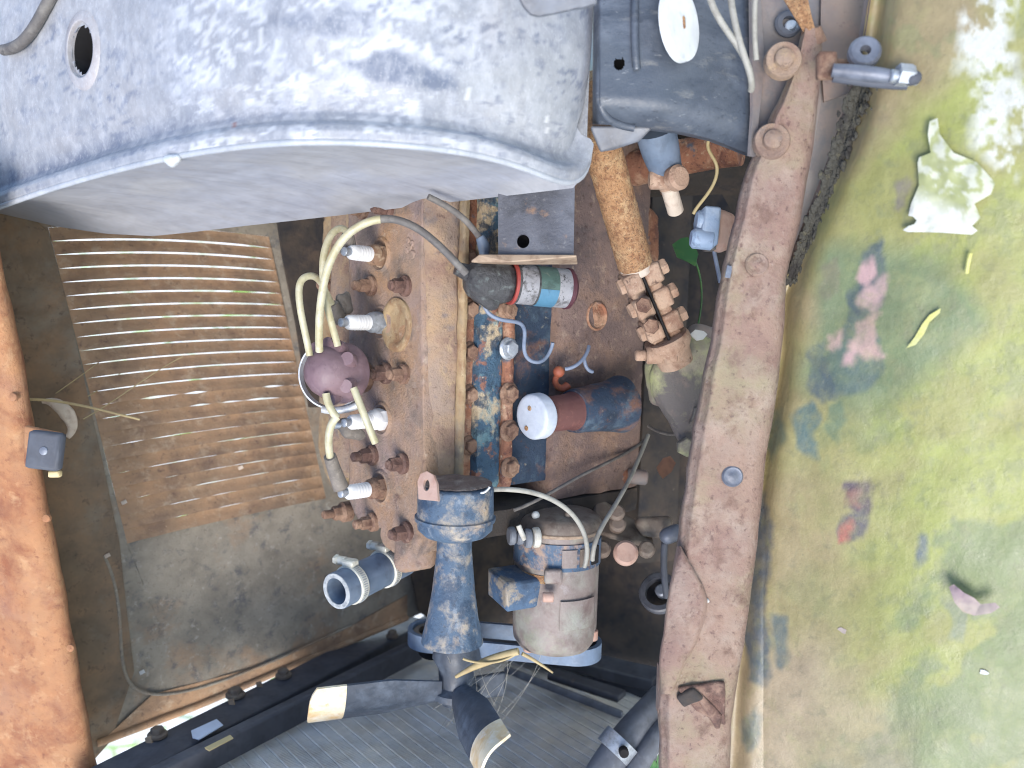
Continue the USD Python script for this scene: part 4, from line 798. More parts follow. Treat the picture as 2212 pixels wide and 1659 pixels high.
# ================================================================ fuel tank at the top
def rd(x): return float(np.interp(x, [-300, -120, 0, 200, 400, 640, 900, 1100, 1200, 1275], [1.0, .90, .84, .745, .675, .638, .640, .670, .700, .735]))
rimpx = [(-260, 560), (-120, 498), (0, 447), (80, 420), (160, 396), (240, 374), (320, 353), (400, 337), (480, 325), (560, 316), (640, 311), (720, 310), (800, 313), (900, 320), (1000, 333), (1080, 350), (1150, 372), (1200, 392), (1232, 398), (1255, 388), (1268, 366), (1274, 338)]
lowpx = [(1266, 352), (1252, 388), (1240, 406), (1180, 413), (1060, 427), (900, 445), (760, 462), (640, 476), (520, 489), (420, 501), (330, 510), (230, 505), (120, 489), (0, 461), (-130, 520), (-260, 585)]
from scipy.interpolate import splprep, splev
rimw = np.array([P(x, y, rd(x)) for x, y in rimpx]); tck, _ = splprep(rimw.T, s=2e-5, k=3); rimw = np.stack(splev(np.linspace(0, 1, 200), tck), 1)
tank = thing('fuel_tank', 'large faded grey blue metal fuel tank with dark filler hole across the top', 'fuel tank', P(640, 311, .638))
back = rimw.mean(0) - BK * .12; 
def inset(c, k): v = c.copy(); d = back - v; d[:, 0] = 0; return v + d / np.linalg.norm(d, axis=1, keepdims=True) * k
prof = [(0.0, .004), (.003, -.002), (.010, -.0032), (.015, 0.0), (.019, .0085), (.026, .0130), (.036, .0115), (.05, .0070), (.08, .0034), (.12, .002), (.17, .001), (.23, 0.), (.30, 0.), (.38, 0), (.46, 0), (.56, .0)]
dense = []
hs_ = np.array([h for h, _ in prof]); ks_ = np.array([k for _, k in prof])
hh = np.r_[np.linspace(0, .05, 40), np.linspace(.0525, .56, 170)]
k2 = np.interp(hh, hs_, ks_)
TC = [inset(rimw, k) + X * h for h, k in zip(hh, k2)]
tm = loft(TC, 260); face(tm)
V = np.asarray(tm.vertices); tm.vertices = V + tm.vertex_normals * ((fbm(V * 9, 3, 2) - .5) * .010 * np.clip((np.repeat(hh, 260) - .03) / .06, 0, 1))[:, None] + tm.vertex_normals * ((fbm(V * np.array([30, 60, 60]), 2, 3) - .5) * .0012)[:, None]
q = np.array([proj(p)[:2] for p in tm.vertices]); px, py = q[:, 0], q[:, 1]
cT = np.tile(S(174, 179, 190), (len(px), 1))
def fb(sx, sy, seed, o=5): return fbm(np.stack([px * sx, py * sy, 0 * px], 1), o, seed)
st = px + py * .9
n1 = fb(.006, .012, 1); n2 = fb(.02, .03, 2); n3 = fb(.07, .09, 3)
cT = mixc(cT, S(218, 222, 232), np.clip((n1 * .45 + n2 * .3 + n3 * .25 - .465) * 12, 0, 1) * np.clip((px - 230) / 200, .1, 1) * np.clip((1230 - px) / 260, .15, 1))
cT = mixc(cT, S(236, 240, 248), np.clip((n2 * .4 + n3 * .6 - .53) * 22, 0, 1) * np.clip((px - 300) / 120, 0, 1) * np.clip((1100 - px) / 260, 0, 1) * .9)
cT = mixc(cT, S(112, 124, 150), stain(px, py, [(760, 140), (840, 120), (980, 165), (985, 195), (900, 185), (800, 160)], 26, .02, 5, 18) * .9)
cT = mixc(cT, S(112, 124, 150), stain(px, py, [(600, 40), (760, 20), (800, 60), (700, 80)], 30, .02, 6, 24) * .6)
cT = mixc(cT, S(196, 200, 206), stain(px, py, [(1020, 180), (1240, 120), (1270, 330), (1180, 270), (1080, 250)], 30, .012, 7, 50) * .8)
cT = mixc(cT, S(186, 186, 190), stain(px, py, [(-50, 0), (160, -20), (330, 40), (330, 240), (100, 300), (-50, 240)], 40, .012, 8, 60) * .7)
cT = mixc(cT, S(124, 134, 158), np.clip((n3 - .60) * 30, 0, 1) * np.clip((n1 - .35) * 4, 0, 1) * .8)
cT = mixc(cT, S(190, 112, 78), stain(px, py, [(502, 264), (508, 264), (508, 278), (502, 276)], 3, .05, 9))
for sx_, sy_ in ((1180, 255), (920, 90), (560, 60), (1010, 190)): cT = mixc(cT, S(246, 248, 250), stain(px, py, [(sx_, sy_), (sx_ + 6, sy_ + 2), (sx_ + 4, sy_ + 34), (sx_ - 2, sy_ + 30)], 6, .05, 12))
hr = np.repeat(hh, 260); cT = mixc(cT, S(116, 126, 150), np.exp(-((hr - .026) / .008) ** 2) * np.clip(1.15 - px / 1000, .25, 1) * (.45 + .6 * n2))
# filler opening: a real hole in the sheet
fq = None
d2 = ((px - 181) / 29.) ** 2 + ((py - 108) / 57.) ** 2
keep = ~(d2[tm.faces] < 1).all(1)
i0 = int(np.argmin(d2)); fq = tm.vertices[i0].copy(); fn = tm.vertex_normals[i0].copy()
wallm = trimesh.Trimesh(tm.vertices, tm.faces[keep], process=False)
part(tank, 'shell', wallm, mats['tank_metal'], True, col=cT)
# end wall
edge = np.array([p for p in inset(rimw, .0045) + X * .0008]); lx = np.array([p[0] for p in lowpx[::-1]]); ly = np.array([p[1] for p in lowpx[::-1]])
def ld(x): return float(np.interp(x, [-260, 0, 120, 330, 640, 1060, 1250, 1275], [1.08, .96, .97, .98, .93, .82, .74, .736]))
lw = np.array([P(x, y, ld(x)) for x, y in zip(lx, ly)]); tl = np.linspace(0, 1, 160)
def resamp(c, n): c = np.asarray(c); t = np.r_[0, np.cumsum(np.linalg.norm(np.diff(c, axis=0), axis=1))]; return np.stack([np.interp(np.linspace(0, t[-1], n), t, c[:, k]) for k in range(3)], 1)
ea, eb = resamp(edge, 160), resamp(lw, 160)
em = loft([ea + (eb - ea) * s + X * .012 * math.sin(np.pi * min(1, s * 1.0)) * (1 if s < 1 else 0) for s in np.linspace(0, 1, 24)], 160)
em.vertices = em.vertices + X * ((fbm(em.vertices * 10, 3, 5) - .5) * .010 * np.repeat(np.sin(np.pi * np.linspace(0, 1, 24)), 160))[:, None]; face(em, -X - BK * -.3)
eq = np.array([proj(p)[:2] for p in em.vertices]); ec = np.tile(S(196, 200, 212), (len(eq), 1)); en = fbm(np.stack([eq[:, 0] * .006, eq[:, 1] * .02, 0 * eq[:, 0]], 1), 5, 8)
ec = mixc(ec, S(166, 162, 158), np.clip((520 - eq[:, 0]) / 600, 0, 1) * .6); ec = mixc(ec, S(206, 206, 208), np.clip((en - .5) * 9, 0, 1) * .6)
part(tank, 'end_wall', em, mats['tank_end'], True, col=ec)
# rolled seam
part(tank, 'rim_seam', sweep(list(inset(rimw, .0008) + X * .0012), .0028, 200, 10, False), mats['tank_metal'], True, col=np.tile(S(206, 212, 222), (200 * 10 + 2, 1)))
# underside, closing the tank behind
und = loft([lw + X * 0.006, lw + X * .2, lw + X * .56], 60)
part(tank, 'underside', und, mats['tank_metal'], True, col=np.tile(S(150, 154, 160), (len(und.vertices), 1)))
part(tank, 'weld_bead', cast(hull([P(362, 345, .682), P(384, 343, .678), P(372, 352, .682)], .0035), edge=.003, it=2, amp=.001), mats['clip_metal'], 60)
# filler neck ring and the dark inside
fu = unit(X - fn * (X @ fn)); fv = np.cross(fn, fu); Cn = []
dn_ = .70
def ell(k, o): return [fq + fu * (math.cos(t) * a_ * k) + fv * (math.sin(t) * b_ * k) + fn * o for t in np.linspace(0, 2 * np.pi, 56)]
dd = proj(fq)[2]; kx = mm(27, dd) ; a_ = mm(57, dd) / abs(fu @ UP); b_ = mm(27, dd) / abs(fv @ RT) * 1.45
nk = loft([ell(1.48, -.0012), ell(1.40, .0014), ell(1.18, .0024), ell(1.08, .0034), ell(1.0, .0030), ell(.985, -.003)], 56)
part(tank, 'filler_neck', face(nk, fn), mats['tank_metal'], True, col=np.tile(S(196, 190, 192), (len(nk.vertices), 1)))
cupm = loft([ell(.986, -.003), ell(1.1, -.06), ell(1.0, -.12), ell(.01, -.12)], 56); part(tank, 'filler_inside', face(cupm, fn), mats['dark_hole'], 60)
i1 = int(np.argmin(np.hypot(px - 20, py - 112))); ia = int(np.argmin(np.hypot(px - 78, py - 70))); ib = int(np.argmin(np.hypot(px - 108, py - 20)))
rodp = [tm.vertices[i] + tm.vertex_normals[i] * .005 for i in (i1, ia, ib)]; rodp.append(rodp[-1] + (rodp[-1] - rodp[-2]) * .9)
obj('dark_rod', 'dark bent rod lying on the tank left of its filler hole', 'rod', sweep(rodp, .0052, 30, 12), mats['grey_rubber'], 60)
# pale corner piece above the tank
cpn = unit(BK * .9 - UP * .3); cpp = P(1190, 10, .60)
crn = plate([(1095, -60), (1130, 12), (1146, 30), (1165, 35), (1275, 12), (1290, 8), (1290, -60)], cpp, cpn, .012)
obj('cover_corner', 'pale grey folded corner of a cover above the tank', 'cover', cast(crn, edge=.006, it=4, amp=.0005), mats['bracket_steel' if False else 'pipe_grey'], 50)
# ================================================================ black box beside the tank
def bd(x, y): return .70 + .00004 * (x - 1280) + .055 * np.clip((y - 250) / 100, 0, 1) ** 2
bxs = np.linspace(0, 1, 40)
bot = np.interp(bxs, [0, .3, .55, .75, 1], [268, 274, 284, 300, 334])
def bsurf(u, v):
    x = 1280 + 346 * u; yb = np.interp(u, bxs, bot); y = -70 + (yb + 70) * v
    bow = .014 * (1 - (2 * u - 1) ** 2); curl = .05 * np.clip((v - .80) / .2, 0, 1) ** 2.2; edge_ = .03 * np.clip((.05 - u) / .05, 0, 1) ** 2
    return Pv(x - 4 * v * u, y, .700 + .03 * u - bow + curl * .5 + edge_ + .0015 * np.sin(u * 9))
bm, bu, bv = grid(bsurf, 120, 120); face(bm); bpx = 1280 + 346 * bu; bpy = -70 + (np.interp(bu, bxs, bot) + 70) * bv
hl = ((bpx - 1338) / 13.) ** 2 + ((bpy - 137) / 17.) ** 2 < 1; hl &= ~((np.abs(bpx - 1337) < 5) & (bpy < 126))
keep = ~hl[bm.faces].all(1)
bb = thing('black_box', 'dark blue black metal box with a big white disc right of the tank', 'box', P(1450, 150, .7))
wb = trimesh.Trimesh(bm.vertices, bm.faces[keep], process=False)
part(bb, 'front', wb, mats['black_steel'], 60)
part(bb, 'inside', box(P(1338, 140, .745), (RT, UP, BK), (.03, .03, .02), .002), mats['dark_hole'], 40)
part(bb, 'underside', loft([[P(1280 + 346 * u, np.interp(u, bxs, bot) - 1, .727 + .03 * u - .014 * (1 - (2 * u - 1) ** 2)) for u in bxs], [P(1280 + 340 * u, np.interp(u, bxs, bot) + 6, .77 + .02 * u) for u in bxs], [P(1280 + 330 * u, np.interp(u, bxs, bot) + 10 - 8 * u, .86) for u in bxs]], 40), mats['black_steel'], 60)
part(bb, 'corner_lip', hull([P(1282, 278, .735), P(1300, 322, .74), P(1325, 318, .74), P(1378, 300, .735), P(1400, 278, .73)], .0025), mats['pipe_grey'], 50)
part(bb, 'pressed_rib', sweep(pxs([(1372, -40, .697), (1371, 40, .696), (1373, 120, .696), (1376, 150, .698)]), .0035, 20, 10), mats['black_steel'], 60)
part(bb, 'pressed_rib', sweep(pxs([(1296, -40, .705), (1296, 150, .704), (1300, 235, .707), (1322, 262, .715), (1370, 276, .722)]), .0035, 40, 10), mats['black_steel'], 60)
part(bb, 'side_flange', plate([(1622, -60), (1640, -60), (1652, 140), (1640, 250), (1632, 338), (1620, 335), (1626, 240)], P(1635, 140, .722), unit(BK * .8 + RT * .5), .003), mats['strip_lead'], 40)
dq = P(1474, 50, .683); dnn = unit(BK * .62 - RT * .0 + RT * .72); 
du_ = unit(UP - dnn * (UP @ dnn)); dw = np.cross(du_, dnn)
disc = thing('white_disc', 'bright white oval disc with a small rust spot on the black box', 'disc', dq)
sa = mm(80, .683) / 1.0; sb = mm(48, .683) / abs(dw @ RT)
def dring(k, o): return [dq + du_ * (math.cos(t) * sa * k) + dw * (math.sin(t) * sa * k * min(1.0, sb / sa)) + dnn * o for t in np.linspace(0, 2 * np.pi, 64)]
part(disc, 'face', face(loft([dring(1., -.006), dring(1., -.001), dring(.985, .0006), dring(.9, .001), dring(.5, .001), dring(.01, .001)], 64), dnn), mats['white_disc'], 50)
part(disc, 'rust_spot', hull([dq + dnn * .0006 + du_ * .004, dq + dnn * .0006 - du_ * .003 + dw * .001], .0018), mats['tube_rust'], 50)
# blue stub and coupling under the box
stb = thing('pull_rod', 'blue grey rod with rusty clevis and white end below the black box', 'rod', P(1430, 340, .83))
part(stb, 'sleeve', sweep(pxs([(1416, 280, .80), (1428, 330, .815), (1441, 372, .83)]), [.020, .0185, .0155], 14, 24), mats['hose_rubber'], 50)
part(stb, 'clevis', cat(cyl(P(1402, 388, .825), unit(RT), .036, .0098, .002, 24), cyl(P(1452, 388, .815), unit(RT * .5 + BK), .014, .0125, .003, 24)), mats['coupling_rust'], 40)
part(stb, 'clevis_pin', sweep(pxs([(1440, 380, .83), (1448, 405, .835)]), .011, 8, 18), mats['coupling_rust'], 40)
part(stb, 'end_pin', cyl(P(1444, 402, .835), unit(P(1460, 458, .86) - P(1444, 402, .835)), np.linalg.norm(P(1460, 458, .86) - P(1444, 402, .835)), .0085, .0015, 24), mats['pale_husk'], 40)
# cross bar behind
cb = thing('cross_bar', 'rusty brown cross bar in the shade below the black box', 'bar', P(1430, 345, 1.0))
part(cb, 'bar', sweep(pxs([(1270, 385, 1.02), (1380, 362, 1.0), (1480, 338, .98), (1600, 318, .95)]), .021, 24, 20), mats['rust_peel'], 50)
part(cb, 'stay', sweep(pxs([(1462, 300, .97), (1455, 350, .98), (1440, 420, 1.0)]), .008, 10, 12), mats['bolt_rust'], 50)

# ================================================================ steering shaft and coupling
sa0, sa1 = P(1296, 300, .80), P(1372, 572, .875); sd = unit(sa1 - sa0); sl = np.linalg.norm(sa1 - sa0)
ss = thing('steering_shaft', 'orange rusty steering tube ending in a bolted split coupling', 'steering shaft', sa0)
part(ss, 'tube', skin(lathe(sa0 - sd * .06, sd, [(0, 0)] + [(h, .0185) for h in np.linspace(0, sl + .058, 110)] + [(sl + .06, .0178), (sl + .06, 0)], 64), .0008, 200), mats['tube_rust'], 60)
e1 = P(1440, 735, .905); cd = unit(e1 - sa1); cl_ = np.linalg.norm(e1 - sa1); cn = unit(BK - cd * (BK @ cd)); ce = np.cross(cd, cn)
if ce @ RT < 0: ce = -ce
part(ss, 'collar', cyl(sa1 - cd * .002, cd, .014, .0172, .002, 36), mats['pale_husk'], 40)
for s, w in ((-1, .0165), (1, .0165)):
    blocks = []
    for k in range(3):
        c = sa1 + cd * (cl_ * (.16 + .31 * k)) + ce * s * .0115 + cn * (.003 if s < 0 else .0)
        blocks.append(box(c, (cd, ce, cn), (cl_ * .24, .019, .030), .003))
    body = box(sa1 + cd * cl_ * .48 + ce * s * .0100 - cn * .003, (cd, ce, cn), (cl_ * .98, .0150, .026), .004)
    part(ss, 'coupling_half', cast(cat(*blocks, body), edge=.005, it=0, amp=.0007, sc=160), mats['coupling_rust'], 50)
    for k in range(3):
        c = sa1 + cd * (cl_ * (.16 + .31 * k)) + ce * s * .021 + cn * .002
        part(ss, 'coupling_bolt', cat(hexnut(c - ce * s * .002, ce * s, .011 if s > 0 else .007, .0092, k)), mats['coupling_rust'], 30)
part(ss, 'dark_gap', box(sa1 + cd * cl_ * .5 + cn * .012, (cd, ce, cn), (cl_ * .96, .0022, .006), .0005), mats['dark_hole'], 40)
for px, py, d in ((1392, 660, .875), (1408, 705, .885)): part(ss, 'nut', hexnut(P(px, py, d - .012), unit(BK - RT * .3), .008, .0085, .2), mats['bolt_rust'], 30)
part(ss, 'neck', cast(lathe(e1 - cd * .004, cd, [(0, 0), (0, .024), (.004, .026), (.010, .026), (.018, .021), (.034, .019), (.034, 0)], 40), edge=.006, it=0, amp=.0006), mats['coupling_rust'], 50)
k0 = P(1372, 768, .90); k1 = P(1462, 766, .90)
part(ss, 'clamp_bolt', cat(cyl(k0, unit(k1 - k0), .012, .0062, .0015, 20), cyl(k0 + unit(k1 - k0) * .012, unit(k1 - k0), .018, .0098, .0015, 20), cyl(k0 + unit(k1 - k0) * .031, unit(k1 - k0), np.linalg.norm(k1 - k0) - .031, .0115, .002, 24)), mats['coupling_rust'], 40)
# steering gear casting with moss
gb = thing('steering_gear', 'pear shaped steering gear casting with greenish moss behind the rail', 'steering gear', P(1460, 850, .95))
part(gb, 'casting', cast(hull([P(1440, 790, .93), P(1425, 815, .94), P(1432, 840, .94), P(1470, 905, .95), P(1495, 955, .96), P(1530, 1000, .98), P(1540, 880, .95), P(1535, 760, .95), P(1500, 745, .95), P(1470, 770, .93)], .014), edge=.007, it=3, amp=.0025, sc=40), mats['gear_casting'], 60)
part(gb, 'cover', cast(hull([P(1505, 720, .955), P(1545, 730, .97), P(1530, 800, .955), P(1480, 760, .945)], .012), edge=.007, it=3, amp=.001), mats['strip_lead'], 60)
part(gb, 'lower_boss', cast(hull([P(1428, 830, .935), P(1450, 800, .93), P(1410, 790, .95), P(1420, 860, .955)], .010), edge=.006, it=3, amp=.0015), mats['gear_casting'], 60)
part(gb, 'bolt', hexnut(P(1480, 965, .935), unit(BK), .01, .011), mats['gear_casting'], 30)
pl = thing('pale_leaf', 'small bleached white leaf scrap between coupling and rail', 'leaf', P(1507, 722, .91))
part(pl, 'blade', plate([(1490, 722), (1502, 712), (1520, 715), (1528, 722), (1520, 732), (1505, 735)], P(1507, 722, .915), unit(BK + UP * .3), .002), mats['fleck'], 40)

# connector and cup beside the rail
cn_ = thing('wire_connector', 'pale blue plug connector with two barrels beside the rail', 'connector', P(1520, 500, .85))
part(cn_, 'barrel', cyl(P(1503, 478, .845), unit(RT - UP * .1), .022, .0115, .002, 24), mats['connector_blue'], 40)
part(cn_, 'barrel', cyl(P(1492, 514, .84), unit(RT - UP * .1), .024, .0105, .003, 24), mats['connector_blue'], 40)
part(cn_, 'block', box(P(1530, 492, .845), (unit(RT - UP * .1), unit(UP + RT * .1), BK), (.018, .040, .026), .003), mats['connector_blue'], 40)
part(cn_, 'cover', cast(hull([P(1546, 470, .86), P(1552, 525, .86), P(1572, 480, .87), P(1570, 520, .87)], .010), edge=.006, it=2, amp=.001), mats['horn_rust'], 50)
part(cn_, 'blade_terminal', box(P(1532, 530, .85), (RT, UP, BK), (.012, .012, .014), .002), mats['grey_rubber'], 40)
gl = thing('green_leaf', 'dark green leaf in the shade behind the steering tube', 'leaf', P(1484, 545, 1.0))
part(gl, 'blade', plate([(1452, 528), (1470, 515), (1486, 512), (1500, 528), (1508, 548), (1502, 575), (1485, 565), (1462, 555)], P(1484, 545, 1.0), unit(BK + UP * .5 - RT * .3), .001), mats['leaf_green'], 40)
part(gl, 'stem', sweep(pxs([(1500, 560, 1.0), (1515, 620, 1.02), (1508, 700, 1.05)]), .0012, 16, 6), mats['leaf_green'], 60)
bl = thing('brown_leaf', 'brown dead leaf low in the dark gap beside the rail', 'leaf', P(1440, 1000, 1.1))
part(bl, 'blade', plate([(1418, 1010), (1432, 990), (1448, 985), (1460, 1000), (1450, 1020), (1432, 1034), (1424, 1024)], P(1440, 1005, 1.1), unit(BK + UP * .3), .001), mats['leaf_brown'], 40)
tr_ = thing('tie_rod', 'rusty tie rod end with a pale collar beside the crankcase', 'rod', P(1345, 1025, 1.05))
part(tr_, 'rod', sweep(pxs([(1285, 1018, 1.06), (1320, 1024, 1.05), (1362, 1030, 1.04)]), .010, 10, 16), mats['rust_peel'], 50)
part(tr_, 'collar', cyl(P(1355, 1028, 1.035), unit(RT - UP * .1), .025, .0095, .002, 20), mats['strip_lead'], 40)

# ================================================================ dark chassis behind: frame rail, firewall, dark pan and plate added against light
ch = thing('chassis', 'dark chassis rail and added dark sheets behind the engine in deep shade', 'chassis', P(1450, 700, 1.25))
part(ch, 'frame_rail', prism([P(1395, 760, 1.20), P(1480, 760, 1.22), P(1480, 760, 1.28), P(1395, 760, 1.28)], x1 - .15, x0 + .5), mats['underbody'], 30)
part(ch, 'splash_pan', prism([P(1260, 760, 1.38), P(1800, 760, 1.25), P(1800, 760, 1.27), P(1260, 760, 1.40)], x1 - .5, x0 + .6), mats['underbody'], 30)  # dark pan added to shut out light below the engine bay
part(ch, 'bulkhead', plate([(950, 250), (1640, 180), (1640, 560), (1560, 420), (1290, 430), (950, 450)], P(1300, 400, 1.12), unit(BK * .3 - UP), .01), mats['underbody'], 30)
part(ch, 'inner_wall', plate([(592, 430), (780, 430), (780, 880), (668, 880), (640, 700), (612, 560)], Lp(690, 500, .022), -Y, .004), mats['underbody'], 30)  # dark sheet in front of the panel, right of its slits
part(ch, 'lower_side_plate', plate([(880, 1200), (905, 1322), (1130, 1470), (1460, 1470), (1460, 1150), (1000, 1100)], Lp(1000, 1300, .03), -Y, .004), mats['underbody'], 30)  # dark plate added to close the bright gap past the engine front
part(ch, 'flywheel_housing', cast(hull([P(1010, 400, .93), P(1240, 400, .98), P(1240, 440, .99), P(1010, 440, .95), P(1390, 480, 1.08), P(1390, 600, 1.09)], .02), edge=.012, it=3, amp=.002), mats['rust_peel'], 60)
part(ch, 'cross_member', prism([P(1280, 1450, 1.30), P(1480, 1450, 1.2), P(1480, 1450, 1.3), P(1280, 1450, 1.36)], x1 - .4, x1 - .34), mats['radiator_black'], 30)
whl = thing('idler_wheel', 'dark ringed pulley half hidden behind the rail foot', 'pulley', P(1425, 1285, 1.05))
wa = unit(BK * .7 + UP * .5 - RT * .3)
part(whl, 'rim', ringm(P(1427, 1285, 1.05), wa, .012, .026, .018, .002, 40), mats['radiator_black'], 40)
part(whl, 'hub', cyl(P(1432, 1282, 1.05), wa, .014, .008, .002, 20), mats['latch_steel'], 40)
part(whl, 'web', cyl(P(1427, 1285, 1.06), wa, .004, .019, .001, 32), mats['underbody'], 40)
st_ = thing('rod_end', 'grey ball joint and thin black strap left of the rail', 'rod', P(1440, 1160, .98))
part(st_, 'ball', hull([P(1442, 1158, .97), P(1460, 1150, .97)], .010), mats['latch_steel'], 60)
part(st_, 'strap', sweep(pxs([(1436, 1172, .975), (1434, 1220, .985), (1440, 1290, 1.0)]), .004, 16, 10), mats['rubber_dark'], 60)

# ================================================================ rusty rail between engine bay and fender
ys = np.array([60, 110, 200, 300, 360, 480, 600, 700, 850, 1000, 1150, 1300, 1400, 1480, 1560, 1720], float)
xl = np.array([1735, 1722, 1690, 1648, 1614, 1588, 1558, 1545, 1512, 1488, 1467, 1447, 1436, 1425, 1424, 1426], float)
xr_ = np.array([1772, 1776, 1768, 1758, 1748, 1728, 1696, 1694, 1676, 1652, 1638, 1618, 1606, 1590, 1578, 1572], float)
yy = np.linspace(60, 1720, 120); XL, XR = np.interp(yy, ys, xl), np.interp(yy, ys, xr_)
XL += (fbm(np.stack([yy * .02, 0 * yy, 0 * yy], 1), 3, 4) - .5) * 8
dr = .70 + .10 * (yy - 60) / 1660
def rc(f, o): return [P(l + (r_ - l) * f, y, d + o) for l, r_, y, d in zip(XL, XR, yy, dr)]
rm = loft([rc(.0, .05), rc(-.02, .020), rc(.0, .008), rc(.04, .004), rc(.085, .0025), rc(.12, -.003), rc(.17, -.0045), rc(.24, -.003), rc(.40, -.002), rc(.6, -.003), rc(.85, -.002), rc(.95, .001), rc(1.0, .008), rc(1.01, .02), rc(1.0, .05)], 200)
rm = face(skin(rm, .0012, 35))
rail = thing('body_rail', 'long rusty body rail slanting between engine bay and green fender', 'rail', P(1600, 800, .74))
part(rail, 'beam', rm, mats['rail_rust'], 60)
def railq(x, y): f = (x - np.interp(y, yy, XL)) / (np.interp(y, yy, XR) - np.interp(y, yy, XL)); return P(x, y, np.interp(y, yy, dr) - .003)
for px, py, r_ in ((1692, 130, .0155), (1667, 305, .0155)):
    q = railq(px, py); part(rail, 'washer', lathe(q, unit(BK - RT * .1), [(-.006, r_), (.001, r_), (.003, r_ * .93), (.0022, r_ * .55), (.007, r_ * .5), (.009, r_ * .3), (.009, 0)], 40), mats['side_rust'], 40)
for px, py, r_, m in ((1635, 571, .0105, 'rail_rust'), (1582, 1029, .0098, 'latch_steel')):
    q = railq(px, py); part(rail, 'rivet', lathe(q, BK, [(-.003, r_), (.0006, r_), (.0022, r_ * .85), (.0016, r_ * .6), (.003, r_ * .3), (.003, 0)], 36), mats[m], 40)
part(rail, 'paint_chip', box(railq(1574, 587), (unit(RT * .2 + UP), unit(RT - UP * .2), BK), (.011, .005, .001), .0004), mats['latch_steel'], 40)
# foot of the rail
fo = lambda x, y, o=0.: P(x, y, np.interp(y, yy, dr) - .006 - o)
part(rail, 'inner_flange', skin(loft([[fo(x, y, -.012) for x, y in zip(np.interp(np.linspace(1180, 1500, 40), [1180, 1300, 1430, 1500], [1462, 1440, 1424, 1424]), np.linspace(1180, 1500, 40))], [fo(x, y, .004) for x, y in zip(np.interp(np.linspace(1180, 1500, 40), [1180, 1300, 1430, 1500], [1470, 1446, 1428, 1430]), np.linspace(1180, 1500, 40))],
    [fo(x, y, .006) for x, y in zip(np.interp(np.linspace(1180, 1500, 40), [1180, 1220, 1260, 1300, 1340, 1400, 1450, 1500], [1468, 1488, 1508, 1519, 1513, 1491, 1466, 1446]), np.linspace(1180, 1500, 40))], [fo(x, y, -.001) for x, y in zip(np.interp(np.linspace(1180, 1500, 40), [1180, 1220, 1260, 1300, 1340, 1400, 1450, 1500], [1472, 1494, 1516, 1529, 1522, 1498, 1473, 1452]), np.linspace(1180, 1500, 40))]], 120), .0012, 50), mats['rail_rust'], 60)
part(rail, 'foot_recess', cast(hull([fo(1470, 1488, -.001), fo(1560, 1476, -.001), fo(1562, 1560, -.001), fo(1505, 1530, -.001)], .0022), edge=.008, it=2, amp=.0012), mats['bolt_dark'], 60)
part(rail, 'foot_hook', cast(hull([fo(1468, 1506, .0005), fo(1496, 1492, .003), fo(1512, 1506, .003), fo(1480, 1520, .001)], .003), edge=.004, it=2, amp=.0015, sc=120), mats['underbody'], 60)
part(rail, 'foot_hook', cast(hull([fo(1510, 1503, .002), fo(1554, 1545, .001), fo(1550, 1568, .0), fo(1530, 1536, .002)], .003), edge=.004, it=2, amp=.0015, sc=120), mats['bolt_dark'], 60)
part(rail, 'foot_plate', plate([(1424, 1440), (1466, 1440), (1440, 1560), (1421, 1540)], P(1440, 1490, .80), BK, .012), mats['rail_rust'], 40)
obj('bird_dropping', 'small white dropping on the lower part of the rail', 'dropping', cast(hull([railq(1512, 1296), railq(1527, 1297), railq(1520, 1301)], .0022), edge=.002, it=2, amp=.0008, sc=300), mats['fleck'], 60)
sp = thing('grass_tuft', 'bright green weed sprig at the foot of the rail, bottom edge', 'weed', P(1412, 1650, .98))
for k, (ax_, ay_) in enumerate([(1400, 1625), (1410, 1618), (1422, 1628), (1395, 1640), (1428, 1640), (1405, 1632)]):
    b0_ = P(1412 + k, 1680, .985); e_ = P(ax_, ay_, .96 + .004 * k); mdl = (b0_ + e_) / 2 + RT * .003 * (-1) ** k; w_ = unit(np.cross(e_ - b0_, BK)) * .005
    lf = loft([[b0_, b0_, e_], [b0_ + w_ * .2, mdl + w_, e_], [b0_ + BK * .001, mdl + BK * .003, e_], [b0_ - w_ * .2, mdl - w_, e_]], 12)
    part(sp, 'leaf', lf, mats['leaf_green'], 60)
cu = thing('copper_fray', 'frayed orange copper strands at the top end of the rail', 'cable', P(1745, 40, .70))
for k in range(9):
    o = (k - 4) * 4.2; part(cu, 'strand', sweep(pxs([(1712 + o * 1.6, -20, .70), (1730 + o, 25, .695), (1748 + o * .6, 66, .70)]), .0016, 12, 8), mats['tube_rust'], 60)
part(cu, 'sheath', sweep(pxs([(1752, 62, .705), (1758, 95, .71)]), [.008, .011], 8, 16), mats['bolt_rust'], 50)

# ================================================================ fender
fl_y = np.array([-80, 0, 100, 190, 320, 430, 560, 640, 760, 1000, 1200, 1500, 1740], float)
fl_x = np.array([1905, 1895, 1880, 1862, 1822, 1780, 1728, 1698, 1690, 1652, 1618, 1588, 1572], float)
def fdepth(x, y): return .735 + .075 * (y / 1659) - .135 * np.clip((x - 1650) / 560, 0, 1.3) + .02 * np.exp(-((x - np.interp(y, fl_y, fl_x)) / 26.) ** 2) - .02 * np.sin(np.pi * np.clip((x - 1600) / 640, 0, 1))
FN = (360, 300)
def fsurf(u, v):
    y = -80 + 1820 * v; xl_ = np.interp(y, fl_y, fl_x) - 14; x = xl_ + (2330 - xl_) * u
    return Pv(x, y, fdepth(x, y))
fm, fu_, fv_ = grid(fsurf, *FN); face(fm); fy = -80 + 1820 * fv_; fxl = np.interp(fy, fl_y, fl_x) - 14; fx = fxl + (2330 - fxl) * fu_
